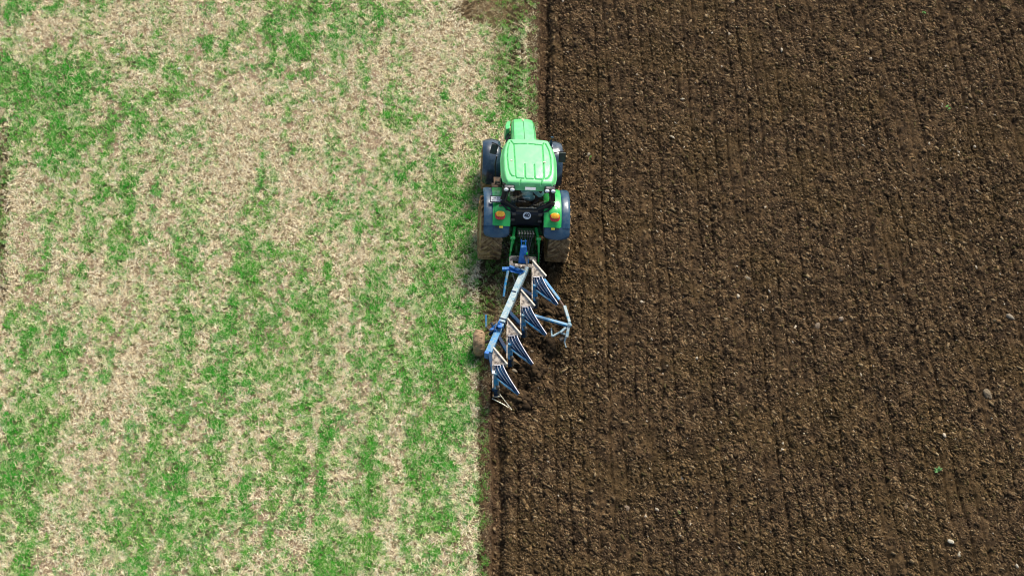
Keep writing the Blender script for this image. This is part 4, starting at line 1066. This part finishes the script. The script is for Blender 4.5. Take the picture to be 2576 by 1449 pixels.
# press arm on the right
pa = MB(); pa.bar(at(1347, 674, .76), at(1407.5, 755, .72), .075, .07); pa = world_build(pa, 'press_arm', M['beam'], PL, bevel=.008)
world_build(MB().tube([at(1407.5, 755, .72), at(1419, 771, .70)], .028), 'arm_screw', M['rust'], pa, smooth=True)
world_build(MB().bar(at(1420, 770, .70), at(1433, 812, .60), .085, .09, .075, .08), 'arm_knuckle', M['beamdust'], pa, bevel=.01)
world_build(MB().bar(at(1317, 787, .68), at(1431, 819, .58), .085, .08), 'cross_arm', M['beam'], PL, bevel=.01)
hk = MB(); hk.ball(at(1432, 818, .58), .075, 10, 6); hk.bar(at(1431, 820, .56), at(1426, 848, .42), .07, .09); hk.bar(at(1424, 824, .55), at(1410, 836, .5), .06, .05)
hk.tube([at(1427, 843, .42), at(1408, 836, .42), at(1392, 845, .40), at(1387, 845, .4)], .032); hk.tube([at(1388, 846, .40), at(1387, 826, .40)], .022)
hk.tube([at(1424, 846, .42), at(1420, 860, .3), at(1424, 874, .22)], .03, 8, .015)
world_build(hk, 'catch_hook', M['beamdust'], PL, smooth=True)
cj = MB(); cj.tube([at(1418, 850, .3), at(1408, 856, .28)], .07, 10); world_build(cj, 'hook_spring', M['iron'], PL, smooth=True)
# depth wheel on the left with bracket and cylinder
wc = at(1205, 862, .37)
wh = world_build(MB().tube([wc+Vector((.10, 0, 0)), wc+Vector((.34, .02, .06))], .045), 'depth_wheel', M['iron'], PL)
tb = MB(); hw = .165; R_ = .375; n = 40
prof = [(-hw*.8, .16), (-hw, .22), (-hw*.90, .285), (-hw*.62, .335), (-hw*.3, .362), (0, .372), (hw*.3, .362), (hw*.62, .335), (hw*.90, .285), (hw, .22), (hw*.8, .16)]
rg = []
for i in range(n+1):
    a = 2*math.pi*i/n; rg.append([Vector((x_, -(r_+.006*math.sin(i*5.1))*math.sin(a), (r_+.006*math.sin(i*5.1))*math.cos(a)))+wc for x_, r_ in prof])
tb.loft(rg, cap=False, closed=False)
for i in range(0, 26):
    a = 2*math.pi*i/26; s_ = 1 if i % 2 else -1
    c = wc+Vector((s_*.05, -.358*math.sin(a), .358*math.cos(a))); tb.box(c, (.10, .04, .025), Matrix.Rotation(a, 3, 'X'))
world_build(tb, 'tyre', M['drymud'], wh, smooth=True)
tr_ = MB(); tr_.tube([wc+Vector((-.10, 0, 0)), wc+Vector((.10, 0, 0))], .17, 20); world_build(tr_, 'rim', M['rust'], wh)
br = MB(); br.bar(wc+Vector((.30, .02, .05)), at(1243, 850, .60), .07, .08); br.bar(at(1231, 842, .62), at(1252, 822, .80), .06, .08)
br.tube([at(1236, 812, .85), at(1248, 838, .72)], .035)
br = world_build(br, 'wheel_arm', M['navy'], PL, bevel=.008)
hc = MB(); hc.tube([at(1234, 832, .72), at(1257, 812, .90)], .05, 10); hc.tube([at(1258, 806, .86), at(1246, 818, .9), at(1262, 826, .86)], .02); hc.box(at(1258, 820, .86), (.10, .14, .07)); hc.box(at(1241, 829, .80), (.16, .06, .06))
world_build(hc, 'wheel_cylinder', M['blue'], PL, smooth=True)
hh_ = MB(); hh_.tube([at(1254, 806, .9), at(1245, 826, .95), at(1237, 834, .85), at(1230, 832, .7)], .012, 6); hh_.tube([at(1250, 808, .9), at(1239, 815, .95), at(1233, 812, .8)], .012, 6)
world_build(hh_, 'cylinder_hoses', M['iron'], PL, smooth=True)
world_build(MB().bar(at(1222.5, 792, .62), at(1223, 824, .42), .05, .06), 'swing_post', M['beam'], PL, bevel=.006)
world_build(MB().tube([at(1216, 790, .62), at(1226, 791, .62)], .025).tube([at(1223, 822, .44), at(1243, 840, .60)], .025), 'post_pin', M['iron'], PL, smooth=True)
# disc coulter head and trailing scraper frame behind the last body
sk_ = MB(); sk_.tube([at(1246, 965, .35), at(1250, 984, .28)], .05, 10); sk_.ball(at(1243, 980, .30), .07, 8, 6)
world_build(sk_, 'rear_bracket', M['navy'], PL, smooth=True)
tf = MB(); P1, P2, P3 = at(1238, 1002, .14), at(1288, 1031, .02), at(1252, 985, .24)
tf.tube([P1, P1*.5+P2*.5+Vector((0, 0, .03)), P2], .018, 6); tf.tube([P3, P2], .016, 6); tf.tube([at(1240, 998, .18), at(1259, 997, .18)], .02, 6)
world_build(tf, 'trailing_frame', M['fitting'], PL, smooth=True)

# ------------------------------------------------------------------ render settings
S.render.engine = 'CYCLES'
S.cycles.pixel_filter_type = 'BLACKMAN_HARRIS'; S.cycles.filter_width = 1.05
S.cycles.max_bounces = 5; S.cycles.transparent_max_bounces = 12
